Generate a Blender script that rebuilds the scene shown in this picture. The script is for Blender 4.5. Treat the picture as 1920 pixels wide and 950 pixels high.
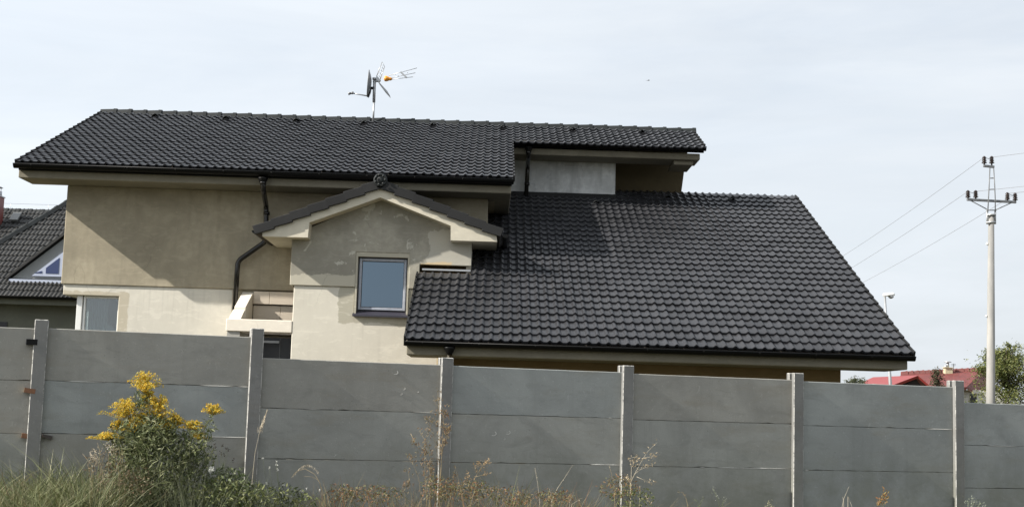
import bpy, bmesh, math, random
from mathutils import Vector, Matrix
R = math.radians
for o in list(bpy.data.objects): bpy.data.objects.remove(o)
S = bpy.context.scene
random.seed(7)

# ---------------------------------------------------------------- camera
EYE = 1.6                                   # eye height above the ground
FPX, PSI, TH, RHO = 2523.4, .01508, .11304, .02985
fw = Vector((math.sin(PSI)*math.cos(TH), math.cos(PSI)*math.cos(TH), math.sin(TH)))
r0 = Vector((math.cos(PSI), -math.sin(PSI), 0)); d0 = fw.cross(r0)
rt = math.cos(RHO)*r0 - math.sin(RHO)*d0; dn = math.sin(RHO)*r0 + math.cos(RHO)*d0
cd = bpy.data.cameras.new('camera'); cam = bpy.data.objects.new('camera', cd)
S.collection.objects.link(cam); S.camera = cam
cd.sensor_fit = 'HORIZONTAL'; cd.sensor_width = 36; cd.lens = FPX/1920*36
cd.clip_start = .1; cd.clip_end = 4000
M = Matrix((rt, -dn, -fw)).transposed().to_4x4(); M.translation = Vector((0, 0, EYE))
cam.matrix_world = M
def at(x, y, Y):
    """world point on the plane Y=const seen at (x, y) of a 1920x950 sheet from the eye point"""
    k = (x-960)/FPX*rt + (y-475)/FPX*dn + fw
    k = k*(Y/k.y); return Vector((k.x, k.y, k.z+EYE))

# ---------------------------------------------------------------- sky, sun, exposure
SUN_AZ, SUN_EL = -107.4, 34.3               # azimuth clockwise from +Y
W = bpy.data.worlds.new('World'); S.world = W; W.use_nodes = True
nt = W.node_tree; nt.nodes.clear()
def N(t, **k):
    n = nt.nodes.new(t)
    for a, b in k.items(): setattr(n, a, b)
    return n
out = N('ShaderNodeOutputWorld'); bg = N('ShaderNodeBackground'); bg.inputs[1].default_value = .1
sky = N('ShaderNodeTexSky', sky_type='NISHITA', sun_disc=False, sun_elevation=R(SUN_EL), sun_rotation=R(SUN_AZ),
        air_density=1.0, dust_density=3.0, ozone_density=1.0)
tc = N('ShaderNodeTexCoord'); mp = N('ShaderNodeMapping'); mp.inputs['Scale'].default_value = (1.2, 1.2, 7); mp.inputs['Rotation'].default_value = (R(6), R(-9), 0)
nz = N('ShaderNodeTexNoise'); nz.inputs['Scale'].default_value = 2.2; nz.inputs['Detail'].default_value = 7; nz.inputs['Roughness'].default_value = .6
nz.inputs['Distortion'].default_value = .6
mr = N('ShaderNodeMapRange'); mr.inputs[1].default_value = .3; mr.inputs[2].default_value = .7; mr.inputs[3].default_value = .78; mr.inputs[4].default_value = 1.0
mx = N('ShaderNodeMix', data_type='RGBA'); mx.inputs[7].default_value = (5.10, 5.42, 5.76, 1)      # thin white overcast
L = nt.links.new
dt_ = N('ShaderNodeVectorMath', operation='DOT_PRODUCT'); dt_.inputs[1].default_value = (math.sin(R(SUN_AZ)), math.cos(R(SUN_AZ)), .35)
gr_ = N('ShaderNodeMapRange'); gr_.inputs[1].default_value = -.75; gr_.inputs[2].default_value = .45; gr_.inputs[3].default_value = .93; gr_.inputs[4].default_value = 1.12
sc_ = N('ShaderNodeVectorMath', operation='SCALE')
nz2 = N('ShaderNodeTexNoise'); nz2.inputs['Scale'].default_value = 5; nz2.inputs['Detail'].default_value = 6; nz2.inputs['Roughness'].default_value = .55; nz2.inputs['Distortion'].default_value = .4
mp2 = N('ShaderNodeMapping'); mp2.inputs['Scale'].default_value = (.7, 1, 5); mp2.inputs['Rotation'].default_value = (0, R(16), 0)
ad_ = N('ShaderNodeMath', operation='MULTIPLY_ADD'); ad_.inputs[1].default_value = .13; 
sb_ = N('ShaderNodeMath', operation='SUBTRACT'); sb_.inputs[1].default_value = .5
nt.links.new(tc.outputs['Generated'], mp2.inputs[0]); nt.links.new(mp2.outputs[0], nz2.inputs[0]); nt.links.new(nz2.outputs[0], sb_.inputs[0]); nt.links.new(sb_.outputs[0], ad_.inputs[0])
L(tc.outputs['Generated'], dt_.inputs[0]); L(dt_.outputs['Value'], gr_.inputs[0]); L(gr_.outputs[0], ad_.inputs[2]); L(ad_.outputs[0], sc_.inputs['Scale'])
L(tc.outputs['Generated'], mp.inputs[0]); L(mp.outputs[0], nz.inputs[0]); L(nz.outputs[0], mr.inputs[0])
L(mr.outputs[0], mx.inputs[0]); L(sky.outputs[0], mx.inputs[6]); L(mx.outputs[2], sc_.inputs[0]); L(sc_.outputs[0], bg.inputs[0]); L(bg.outputs[0], out.inputs[0])
sd = bpy.data.lights.new('sun', 'SUN'); sd.energy = 5.0; sd.angle = R(.53); sd.color = (1, .95, .87)
so = bpy.data.objects.new('sun', sd); S.collection.objects.link(so)
a, e = R(SUN_AZ), R(SUN_EL)
so.rotation_euler = Vector((math.sin(a)*math.cos(e), math.cos(a)*math.cos(e), math.sin(e))).to_track_quat('Z', 'Y').to_euler()
so.location = (-20, -5, 20)
S.view_settings.view_transform = 'Standard'; S.view_settings.look = 'None'
S.view_settings.exposure = .78; S.view_settings.gamma = 1; S.view_settings.use_curve_mapping = False

# ---------------------------------------------------------------- materials
class G:
    """tiny node-graph helper"""
    def __init__(s, name):
        s.m = bpy.data.materials.new(name); s.m.use_nodes = True; s.t = s.m.node_tree
        s.b = s.t.nodes['Principled BSDF']; s.co = s.n('ShaderNodeTexCoord').outputs['Object']
    def n(s, t, **k):
        n = s.t.nodes.new(t)
        for a, b in k.items(): setattr(n, a, b)
        return n
    def l(s, a, b): s.t.links.new(a, b)
    def noise(s, scale, detail=5, rough=.55, co=None, stretch=None, dist=0, off=None):
        co = co or s.co
        if stretch or off:
            mp = s.n('ShaderNodeMapping')
            if stretch: mp.inputs['Scale'].default_value = stretch
            if off: mp.inputs['Location'].default_value = off
            s.l(co, mp.inputs[0]); co = mp.outputs[0]
        z = s.n('ShaderNodeTexNoise'); z.inputs['Scale'].default_value = scale; z.inputs['Detail'].default_value = detail
        z.inputs['Roughness'].default_value = rough; z.inputs['Distortion'].default_value = dist
        s.l(co, z.inputs[0]); return z.outputs[0]
    def ramp(s, v, a, b, lo=0., hi=1.):
        r = s.n('ShaderNodeMapRange'); r.interpolation_type = 'SMOOTHSTEP'
        for i, q in zip((1, 2, 3, 4), (a, b, lo, hi)): r.inputs[i].default_value = q
        s.l(v, r.inputs[0]); return r.outputs[0]
    def mix(s, f, a, b, mode='MIX'):
        x = s.n('ShaderNodeMix', data_type='RGBA', blend_type=mode)
        for i, q in ((0, f), (6, a), (7, b)):
            if isinstance(q, (int, float)): x.inputs[i].default_value = q
            elif isinstance(q, tuple): x.inputs[i].default_value = (*q, 1) if len(q) == 3 else q
            else: s.l(q, x.inputs[i])
        return x.outputs[2]
    def math(s, op, a, b=None, c=None):
        x = s.n('ShaderNodeMath', operation=op)
        for i, q in enumerate((a, b, c)):
            if q is None: continue
            if isinstance(q, (int, float)): x.inputs[i].default_value = q
            else: s.l(q, x.inputs[i])
        return x.outputs[0]
    def sep(s): 
        x = s.n('ShaderNodeSeparateXYZ'); s.l(s.co, x.inputs[0]); return x.outputs
    def bump(s, v, strength=.3, dist=.01):
        x = s.n('ShaderNodeBump'); x.inputs['Strength'].default_value = strength; x.inputs['Distance'].default_value = dist
        s.l(v, x.inputs['Height']); s.l(x.outputs[0], s.b.inputs['Normal'])
    def col(s, c):
        if isinstance(c, tuple): s.b.inputs['Base Color'].default_value = (*c, 1)
        else: s.l(c, s.b.inputs['Base Color'])
    def rough(s, v, spec=.5):
        s.b.inputs['Roughness'].default_value = v; s.b.inputs['Specular IOR Level'].default_value = spec
def mul(c, k): return tuple(x*k for x in c)
def rect_mask(g, x0, x1, z0, z1, wob=.06, scale=3, soft=.01, off=None):
    """1 inside a ragged-edged rectangle of the XZ plane"""
    X, Y_, Z = g.sep()
    w = g.math('MULTIPLY', g.math('SUBTRACT', g.noise(scale, 5, .6, off=off), .5), wob*2)
    dx = g.math('SUBTRACT', g.math('ABSOLUTE', g.math('SUBTRACT', X, (x0+x1)/2)), (x1-x0)/2)
    dz = g.math('SUBTRACT', g.math('ABSOLUTE', g.math('SUBTRACT', Z, (z0+z1)/2)), (z1-z0)/2)
    d = g.math('ADD', g.math('MAXIMUM', dx, dz), w)
    return g.ramp(d, -soft, soft, 1, 0)
def plaster(name, c, var=.18, patches=(), blot=0, fine=.35, rough=.9, streak=0, blotcol=None, drips=()):
    g = G(name)
    v = g.mix(g.ramp(g.noise(1.3, 6, .6, dist=.4), .3, .7), mul(c, 1-var), mul(c, 1+var*.6))
    v = g.mix(g.ramp(g.noise(9, 4, .6), .35, .65, 0, .5), v, mul(c, 1-var*.7))
    if streak:
        v = g.mix(g.ramp(g.noise(2.2, 5, .6, stretch=(2.4, 2.4, .35)), .5, .72, 0, streak), v, mul(c, .55))
    if blot:
        bc = blotcol or mul(c, 1.55)
        v = g.mix(g.ramp(g.noise(4.3, 6, .62, dist=.9, off=(3, 1, 7)), .6, .66, 0, blot), v, bc)
    for k, (x0, x1, z0, z1, pc, wob) in enumerate(patches):
        v = g.mix(rect_mask(g, x0, x1, z0, z1, wob, off=(k*2.1, 0, k)), v, pc)
    vo = g.n('ShaderNodeTexVoronoi', feature='DISTANCE_TO_EDGE'); vo.inputs['Scale'].default_value = .9
    wn_ = g.n('ShaderNodeMix', data_type='VECTOR'); nn_ = g.n('ShaderNodeTexNoise'); nn_.inputs['Scale'].default_value = 3; nn_.inputs['Detail'].default_value = 6
    g.l(g.co, nn_.inputs[0]); wn_.inputs[0].default_value = .18; g.l(g.co, wn_.inputs[4]); g.l(nn_.outputs[1], wn_.inputs[5]); g.l(wn_.outputs[1], vo.inputs[0])
    cr_ = g.math('MULTIPLY', g.ramp(vo.outputs[0], .0015, .006, 1, 0), g.ramp(g.noise(.9, 3, off=(5, 5, 5)), .54, .64, 0, .25))
    v = g.mix(cr_, v, mul(c, .4))
    v = g.mix(g.ramp(g.noise(5.5, 3, .6, stretch=(.6, 1, 2.2), dist=1.2, off=(9, 2, 4)), .56, .64, 0, .22), v, mul(c, 1.3))
    for (sx0, sx1, sz0, sz1) in drips:
        st = g.math('MULTIPLY', rect_mask(g, sx0, sx1, sz0, sz1, .12, soft=.12, off=(1, 2, 3)), g.ramp(g.noise(7, 4, .6, stretch=(2.4, 1, .1), off=(8, 1, 2)), .50, .68, 0, .16))
        v = g.mix(st, v, mul(c, .55))
    g.col(v); g.rough(rough, .25)
    h = g.math('ADD', g.noise(70, 4, .7), g.math('MULTIPLY', g.noise(6, 4, .6), 1.6))
    g.bump(h, fine, .006); return g.m
def plain(name, c, rough=.5, metal=0, spec=.5, var=.1, scale=8, bump=0):
    g = G(name); g.col(g.mix(g.noise(scale, 4), mul(c, 1-var), mul(c, 1+var))); g.rough(rough, spec)
    g.b.inputs['Metallic'].default_value = metal
    if bump: g.bump(g.noise(60, 3), bump, .004)
    return g.m
def tilemat(name, c, rough=.42, spec=.5):
    g = G(name)
    v = g.mix(g.ramp(g.noise(2.2, 4), .3, .7), mul(c, .82), mul(c, 1.2))
    v = g.mix(g.ramp(g.noise(40, 3), .45, .75, 0, .35), v, mul(c, 1.5))
    v = g.mix(g.ramp(g.noise(1.6, 6, .65, stretch=(1.5, .35, .35)), .52, .74, 0, .35), v, (.066, .064, .062))
    # each tile a shade of its own
    vo = g.n('ShaderNodeNewGeometry'); 
    v = g.mix(.5, v, g.mix(vo.outputs['Random Per Island'], mul(c, .62), mul(c, 1.35)))
    g.col(v); g.rough(rough, spec)
    rr = g.n('ShaderNodeMapRange'); rr.inputs[3].default_value = rough-.07; rr.inputs[4].default_value = rough+.16
    g.l(g.noise(5, 5), rr.inputs[0]); g.l(rr.outputs[0], g.b.inputs['Roughness'])
    g.bump(g.noise(150, 3), .25, .003); return g.m
def leafmat(name, cols, rough=.6, trans=.25):
    g = G(name); vo = g.n('ShaderNodeNewGeometry'); cr = g.n('ShaderNodeValToRGB')
    el = cr.color_ramp.elements
    for i, c in enumerate(cols):
        p = i/(len(cols)-1) if len(cols) > 1 else 0
        if i < 2: e_ = el[i]; e_.position = p
        else: e_ = el.new(p)
        e_.color = (*c, 1)
    g.l(vo.outputs['Random Per Island'], cr.inputs[0]); g.col(cr.outputs[0]); g.rough(rough, .3)
    tr = g.n('ShaderNodeBsdfTranslucent'); g.l(cr.outputs[0], tr.inputs[0])
    ms = g.n('ShaderNodeMixShader'); ms.inputs[0].default_value = trans
    g.l(g.b.outputs[0], ms.inputs[1]); g.l(tr.outputs[0], ms.inputs[2])
    g.l(ms.outputs[0], g.t.nodes['Material Output'].inputs[0]); return g.m

JZ = 1.98+EYE                                # the joint between the upper and lower plaster
wn = (at(668, 472, 23.35), at(764, 592, 23.35))
WX0, WX1, WZ0, WZ1 = wn[0].x, wn[1].x, wn[1].z, wn[0].z
white_l = (.60, .55, .45)
M_up = plaster('beige_render', (.345, .305, .225), .24, streak=.3, blot=.2, blotcol=(.42, .38, .29))
M_low = plaster('pale_render', (.60, .57, .495), .09, patches=((-8.3, -6.60, .2, 3.46, (.47, .425, .335), .09),), drips=((-6.6, -4.8, 2.95, 3.6),))
M_dup = plaster('grey_render', (.345, .325, .27), .26, blot=.8, blotcol=(.52, .50, .43), streak=.2,
                patches=((-1.1, -.3, 3.95, 4.6, (.44, .42, .36), .25), (-1.25, -.7, 3.5, 4.05, (.55, .44, .28), .1), (-3.6, -2.2, 3.4, 3.8, (.46, .43, .35), .2)))
M_dlow = plaster('pale_render_coat', (.62, .585, .50), .08,
                 patches=((WX0-.28, WX1+.16, WZ0-.16, WZ1+.2, (.41, .385, .31), .15), (-.9, 0, 2, 4, (.56, .46, .28), .02)), drips=((WX0-.05, WX1+.05, WZ0-.75, WZ0-.02), (-3.45, -3.1, 1, 3.5)))
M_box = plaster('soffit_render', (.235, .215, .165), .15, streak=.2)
M_barge = plaster('cream_render', (.60, .555, .45), .1, blot=.25, blotcol=(.45, .43, .38), fine=.5)
M_panel = plaster('raw_cement_render', (.62, .63, .62), .36, blot=.8, blotcol=(.40, .41, .42), streak=.6)
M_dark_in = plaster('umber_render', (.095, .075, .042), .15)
M_block = plaster('aerated_concrete', (.76, .70, .60), .07, fine=.2)
M_blockp = plaster('pinkish_block', (.62, .54, .44), .06, fine=.2)
M_tile = tilemat('charcoal_roof_tile', (.030, .0305, .0335), .29, .26)
M_cap = tilemat('ridge_cap_tile', (.014, .0165, .0165), .5, .3)
M_verge = tilemat('verge_tile', (.014, .014, .014), .55, .3)
M_gut = plain('black_coated_metal', (.004, .004, .004), .4, 0, .18)
M_pipe = plain('dark_brown_pipe', (.010, .009, .008), .25, 0, .45)
M_deck = plain('roof_underlay', (.05, .04, .03), .9)
M_frame = plain('grey_window_frame', (.33, .35, .40), .35, 0, .5, .25, 14)
M_white = plain('white_plastic', (.75, .75, .73), .4)
M_dfr = plain('black_gasket', (.02, .02, .025), .5)
M_sill = plain('dark_sill', (.035, .033, .045), .35)
M_door = plain('anthracite_door', (.035, .037, .042), .4)
M_steel = plain('galvanised_steel', (.42, .43, .44), .42, .6)
M_steeld = plain('weathered_steel', (.16, .165, .17), .5, .5)
M_brown_ins = plain('brown_porcelain', (.022, .014, .012), .2)
def glass(name, c, r=.03, ior=1.5):
    g = G(name); g.col(c); g.rough(r); g.b.inputs['IOR'].default_value = ior
    g.bump(g.noise(1.2, 2), .05, .01); return g.m
g = G('coated_blue_glass'); gl0 = g.n('ShaderNodeBsdfGlossy'); gl0.inputs[0].default_value = (.125, .165, .205, 1); gl0.inputs['Roughness'].default_value = .03
g.l(gl0.outputs[0], g.t.nodes['Material Output'].inputs[0]); M_glass = g.m
g = G('clear_glass'); g.rough(.02); tr = g.n('ShaderNodeBsdfTransparent'); tr.inputs[0].default_value = (.6, .66, .68, 1)
gl = g.n('ShaderNodeBsdfGlossy'); gl.inputs['Roughness'].default_value = .02
ms = g.n('ShaderNodeMixShader'); ms.inputs[0].default_value = .16
g.l(tr.outputs[0], ms.inputs[1]); g.l(gl.outputs[0], ms.inputs[2]); g.l(ms.outputs[0], g.t.nodes['Material Output'].inputs[0]); M_clear = g.m

# fence concrete
def concrete(name, c, seed=0, dark=.0):
    g = G(name); o = (seed*3.7, seed*1.3, seed*5.1)
    v = g.mix(g.ramp(g.noise(1.1, 5, .6, dist=.8, off=o), .3, .72), mul(c, .86), mul(c, 1.12))
    v = g.mix(g.ramp(g.noise(2.4, 6, .65, stretch=(.6, .6, 2.2), off=o), .5, .75, 0, .45), v, mul((c[0]*1.1, c[1], c[2]*.86), .72))
    v = g.mix(g.ramp(g.noise(38, 3, .5), .64, .74, 0, .22), v, mul(c, 1.7))
    vo = g.n('ShaderNodeTexVoronoi'); vo.inputs['Scale'].default_value = 2.3; vo.inputs['Randomness'].default_value = 1
    g.l(g.co, vo.inputs[0])
    v = g.mix(g.ramp(g.math('ADD', vo.outputs[0], g.math('MULTIPLY', g.noise(25, 2), .25)), .145, .165, .5, 0), v, mul(c, 1.5))
    v = g.mix(g.ramp(g.noise(11, 6, .7, dist=1.8, off=o), .60, .68, 0, .35), v, mul(c, 1.4))
    v = g.mix(g.ramp(g.noise(4.5, 6, .7, stretch=(.5, .5, 1.3), dist=.9, off=(o[1], o[0], o[2])), .5, .68, 0, .5), v, mul(c, .74))
    X_, Y_, Z_ = g.sep()
    v = g.mix(g.ramp(g.noise(3.0, 6, .7, stretch=(3.2, 3.2, .12), off=o), .52, .76, 0, .22), v, mul(c, .62))       # water streaks
    v = g.mix(g.math('MULTIPLY', g.ramp(Z_, .5, 1.5, 1, 0), g.ramp(g.noise(2.6, 6, .7, off=o), .35, .65, .1, .5)), v, (.15, .155, .11))   # green bloom near the ground
    v = g.mix(g.ramp(g.noise(55, 2, .5), .70, .76, 0, .6), v, mul(c, .45))                                              # pores
    g.col(v); g.rough(.85, .25)
    g.bump(g.math('ADD', g.noise(90, 4, .7), g.math('MULTIPLY', g.noise(9, 5, .6), 1.5)), .35, .006); return g.m
M_conc = [concrete('fence_concrete', (.300, .302, .280), 0), concrete('fence_concrete_cool', (.285, .298, .288), 1),
          concrete('fence_concrete_brownish', (.298, .292, .266), 2)]
M_post = concrete('post_concrete', (.195, .194, .187), 3)
M_chip_lit = plain('fresh_and_sunlit_concrete', (.5, .49, .46), .9)  # pale chips, also the sunlit look of joint edges as colour
g = G('worn_arris'); g.col(g.mix(g.ramp(g.noise(16, 4, .7), .40, .56), (.21, .208, .198), (.50, .49, .46))); g.rough(.9)
M_arris = g.m
M_wood = plain('raw_wood', (.20, .095, .05), .8, var=.4, scale=30)
M_woodend = plain('cut_wood_end', (.65, .5, .33), .8)

# ---------------------------------------------------------------- mesh builder
class MB:
    def __init__(s): s.v = []; s.f = []; s.m = []; s.mi = 0; s.sm = []
    def add(s, vs, fs, smooth=False):
        n = len(s.v); s.v += [tuple(p) for p in vs]; s.f += [tuple(i+n for i in f) for f in fs]
        s.m += [s.mi]*len(fs); s.sm += [smooth]*len(fs)
    def box(s, x0, x1, y0, y1, z0, z1):
        vs = [(x, y, z) for z in (z0, z1) for y in (y0, y1) for x in (x0, x1)]
        s.add(vs, [(0, 2, 3, 1), (4, 5, 7, 6), (0, 1, 5, 4), (2, 6, 7, 3), (0, 4, 6, 2), (1, 3, 7, 5)])
    def obox(s, c, ax, hx, hy, hz, up=Vector((0, 0, 1))):
        ax = Vector(ax).normalized(); b = up.cross(ax).normalized(); u = ax.cross(b); c = Vector(c)
        vs = [c+ax*i*hx+b*j*hy+u*k*hz for k in (-1, 1) for j in (-1, 1) for i in (-1, 1)]
        s.add(vs, [(0, 2, 3, 1), (4, 5, 7, 6), (0, 1, 5, 4), (2, 6, 7, 3), (0, 4, 6, 2), (1, 3, 7, 5)])
    def prism(s, poly, d):
        """polygon (list of 3D points) extruded along vector d"""
        n = len(poly); d = Vector(d); a = [Vector(p) for p in poly]; b = [p+d for p in a]
        s.add(a+b, [tuple(range(n))[::-1], tuple(range(n, 2*n))]+[(i, (i+1) % n, (i+1) % n+n, i+n) for i in range(n)])
    def tube(s, pts, r, n=8, cap=True, smooth=True):
        pts = [Vector(p) for p in pts]; m = len(pts)
        rs = r if isinstance(r, (list, tuple)) else [r]*m
        vs = []; t0 = (pts[1]-pts[0]).normalized()
        u = t0.orthogonal().normalized()
        for i, p in enumerate(pts):
            t = (pts[min(i+1, m-1)]-pts[max(i-1, 0)]).normalized()
            u = (u-t*u.dot(t)).normalized(); w = t.cross(u)
            for k in range(n):
                a = 2*math.pi*k/n; vs.append(p+(u*math.cos(a)+w*math.sin(a))*rs[i])
        fs = [(i*n+k, i*n+(k+1) % n, (i+1)*n+(k+1) % n, (i+1)*n+k) for i in range(m-1) for k in range(n)]
        if cap: fs += [tuple(range(n))[::-1], tuple(range((m-1)*n, m*n))]
        s.add(vs, fs, smooth)
    def lathe(s, c, prof, n=12, axis=Vector((0, 0, 1))):
        c = Vector(c); axis = axis.normalized(); u = axis.orthogonal().normalized(); w = axis.cross(u); m = len(prof)
        vs = [c+axis*z+(u*math.cos(2*math.pi*k/n)+w*math.sin(2*math.pi*k/n))*r for r, z in prof for k in range(n)]
        fs = [(i*n+k, i*n+(k+1) % n, (i+1)*n+(k+1) % n, (i+1)*n+k) for i in range(m-1) for k in range(n)]
        s.add(vs, fs+[tuple(range(n))[::-1], tuple(range((m-1)*n, m*n))], True)
    def blade(s, base, top, w, bend=Vector((0, 0, 0)), seg=3, side=None):
        base = Vector(base); top = Vector(top); d = top-base
        sd = side or Vector((random.uniform(-1, 1), random.uniform(-1, 1), 0)).normalized()
        vs = []
        for i in range(seg+1):
            t = i/seg; p = base+d*t+bend*(t*t-t*.5)*1.0; ww = w*(1-t)**.7*.5 if i < seg else w*.04
            vs += [p-sd*ww, p+sd*ww]
        s.add(vs, [(2*i, 2*i+1, 2*i+3, 2*i+2) for i in range(seg)], True)
    def leaf(s, p, d, nrm, ln, w):
        p = Vector(p); d = Vector(d).normalized(); sdv = d.cross(nrm)
        if sdv.length < 1e-4: sdv = d.orthogonal()
        sdv.normalize(); up = sdv.cross(d)
        s.add([p, p+d*ln*.45+sdv*w*.5+up*w*.12, p+d*ln-up*w*.2, p+d*ln*.45-sdv*w*.5+up*w*.12], [(0, 1, 2, 3)])
    def build(s, name, mats, parent=None, bevel=0, bseg=1):
        me = bpy.data.meshes.new(name); me.from_pydata(s.v, [], s.f)
        mats = mats if isinstance(mats, (list, tuple)) else [mats]
        for m in mats: me.materials.append(m)
        me.polygons.foreach_set('material_index', s.m); me.polygons.foreach_set('use_smooth', s.sm)
        me.update(); o = bpy.data.objects.new(name, me); S.collection.objects.link(o)
        if parent:
            o.parent = parent; o.matrix_parent_inverse = mat_w(parent).inverted()
        if bevel:
            b = o.modifiers.new('bevel', 'BEVEL'); b.width = bevel; b.segments = bseg; b.limit_method = 'ANGLE'; b.angle_limit = R(40)
        return o
def mat_w(o):
    m = o.matrix_basis.copy()
    if o.type == 'EMPTY': return Matrix.Translation(o.location)
    return Matrix.Identity(4)
def tag(o, label=None, cat=None, group=None, kind=None):
    if label: o['label'] = label
    if cat: o['category'] = cat
    if group: o['group'] = group
    if kind: o['kind'] = kind
    return o
def thing(name, loc, label, cat, group=None):
    o = bpy.data.objects.new(name, None); S.collection.objects.link(o); o.location = loc
    return tag(o, label, cat, group)
def one(fn, name, mat, parent, bevel=0):
    b = MB(); fn(b); return b.build(name, mat, parent, bevel)

# ---------------------------------------------------------------- ground
def gz(x, y):
    """ground height: flat, with a low bank in front of the left part of the fence"""
    return .30*math.exp(-((x+4.6)/2.6)**2-((y-12.2)/1.6)**2)+.10*math.exp(-((x-.3)/2.2)**2-((y-12.8)/1.3)**2)
b = MB()
xs = [-2500, -600, -150, -40]+[-14+i*.5 for i in range(57)]+[40, 150, 600, 2500]
ys = [-2500, -600, -100, -20, 0, 5]+[8+i*.4 for i in range(20)]+[17, 20, 40, 100, 400, 1200, 2800]
b.add([(x, y, gz(x, y)) for y in ys for x in xs], [(j*len(xs)+i, j*len(xs)+i+1, (j+1)*len(xs)+i+1, (j+1)*len(xs)+i) for j in range(len(ys)-1) for i in range(len(xs)-1)], True)
g = G('earth_and_thatch')
v = g.mix(g.ramp(g.noise(.5, 6), .35, .65), (.055, .060, .028), (.085, .068, .042)); v = g.mix(g.ramp(g.noise(12, 5), .4, .7, 0, .6), v, (.04, .045, .018))
g.col(v); g.rough(.95, .2); g.bump(g.noise(25, 6, .7), .8, .05)
tag(b.build('ground', g.m), kind='structure')

# ---------------------------------------------------------------- roof tiling
def tiles(b, o, U, V, Nn, rows, L_, span, wave=.15, A=.029, ns=10, t=.031, start=0, module=None):
    """corrugated tiles: span(r) -> (u0,u1) or None; every tile (two waves) is a mesh island"""
    o = Vector(o)
    for r in range(start, rows):
        sp = span(r)
        if not sp: continue
        u0, u1 = sp; mod = module or wave*2
        for k in range(int(math.floor(u0/mod+1e-4)), int(math.ceil(u1/mod-1e-4))):
            jn = random.uniform(-.004, .004); jv = random.uniform(-.007, .007); jt = random.uniform(-.003, .003)
            n = 2*ns; top = []; lipf = []; bot = []; back = []
            for i in range(n+1):
                q = (i/n*2) % 1 if i < n else .9999; x_ = abs(q-.70)/.29; h = A*((math.cos(math.pi/2*x_)**1.5 if x_ < 1 else 0)+0.0)
                u = min(max((k+i/n)*mod, u0), u1); uu = U*u
                pf = o+uu+V*(r*L_+jv-.012)+Nn*(t+.018+h+jn+jt*(i/n-.5))
                pm = o+uu+V*(r*L_+jv)+Nn*(t+.022+h+jn+jt*(i/n-.5))
                pb = o+uu+V*((r+1)*L_+.03)+Nn*(.014+h+jn)
                pl = o+uu+V*(r*L_+jv-.008)+Nn*(t-.012+h*.85+jn)
                top.append(pm); lipf.append(pf); back.append(pb); bot.append(pl)
            m = n+1
            b.add(lipf+top+back+bot+lipf, [(i, i+1, m+i+1, m+i) for i in range(n)]+[(m+i, m+i+1, 2*m+i+1, 2*m+i) for i in range(n)]
                  + [(3*m+i, 3*m+i+1, 4*m+i+1, 4*m+i) for i in range(n)], True)
def verge(b, o, U, V, Nn, rows, L_, u, sgn, drop=.10, w=.03, start=0):
    """stepped side flaps of the verge tiles"""
    for r in range(start, rows):
        a = r*L_-.012; e_ = (r+1)*L_+.02
        P = [o+V*a+Nn*.075, o+V*e_+Nn*.048, o+V*e_+Nn*-drop, o+V*a+Nn*(-drop+.02)]
        P = [p+U*u for p in P]
        b.prism(P, U*sgn*w)
def hood(b, o, U, V, Nn):
    """vent tile: a small half-round hood open down the slope"""
    vs = []; n = 8
    for j, (v, rr) in enumerate(((0, .070), (.10, .058), (.24, .02))):
        for i in range(n+1):
            a = math.pi*i/n; vs.append(o+V*v+U*math.cos(a)*rr+Nn*(.04+math.sin(a)*rr*1.15))
    m = n+1
    b.add(vs, [(j*m+i, j*m+i+1, (j+1)*m+i+1, (j+1)*m+i) for j in range(2) for i in range(n)], True)
    b.tube([o+U*math.cos(math.pi*i/n)*.073+Nn*(.04+math.sin(math.pi*i/n)*.083) for i in range(n+1)], .009, 5)
def caps(b, p0, p1, n, w=.11, h=.075, up=Vector((0, 0, 1)), over=.03, flip=False):
    """overlapping angular ridge caps between two points"""
    p0, p1 = Vector(p0), Vector(p1); d = (p1-p0)/n; dl = d.length; d.normalize(); s_ = d.cross(up).normalized(); u = s_.cross(d)
    prof = [(-1.15, -.9), (-1, -.45), (-.62, .72), (-.3, 1), (.3, 1), (.62, .72), (1, -.45), (1.15, -.9)]
    for k in range(n):
        j = random.uniform(-.004, .004); ring = []
        for (t, sc, dz) in ((0, .86, -.006), (dl*.86, .95, .002), (dl*.87, 1.03, .006), (dl+over, 1.03, .006)):
            ring.append([p0+d*(k*dl+t)+s_*(x*w*sc)+u*(z*h*sc+dz+j) for x, z in prof])
        m = len(prof); vs = [p for q in ring for p in q]
        b.add(vs, [(a*m+i, a*m+i+1, (a+1)*m+i+1, (a+1)*m+i) for a in range(3) for i in range(m-1)]+[tuple(range(3*m, 4*m)), tuple(range(m))[::-1]])
def gutter(b, x0, x1, y, z, r=.07, back=.0):
    """half-round gutter with a rolled front lip, along X; y,z = centre of the rim"""
    n = 8; prof = [(-math.cos(math.pi*i/n)*r, -math.sin(math.pi*i/n)*r) for i in range(n+1)]
    inn = [(py*.93, pz*.93) for py, pz in prof[::-1]]; pr = prof+inn; m = len(pr)
    vs = [(x, y+py, z+pz) for x in (x0, x1) for py, pz in pr]
    b.add(vs, [(i, (i+1) % m, m+(i+1) % m, m+i) for i in range(m)])
    for x in (x0, x1): b.add([(x, y+py, z+pz) for py, pz in prof], [tuple(range(n+1))])
    b.tube([(x0, y-r, z), (x1, y-r, z)], .010, 6)

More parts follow.
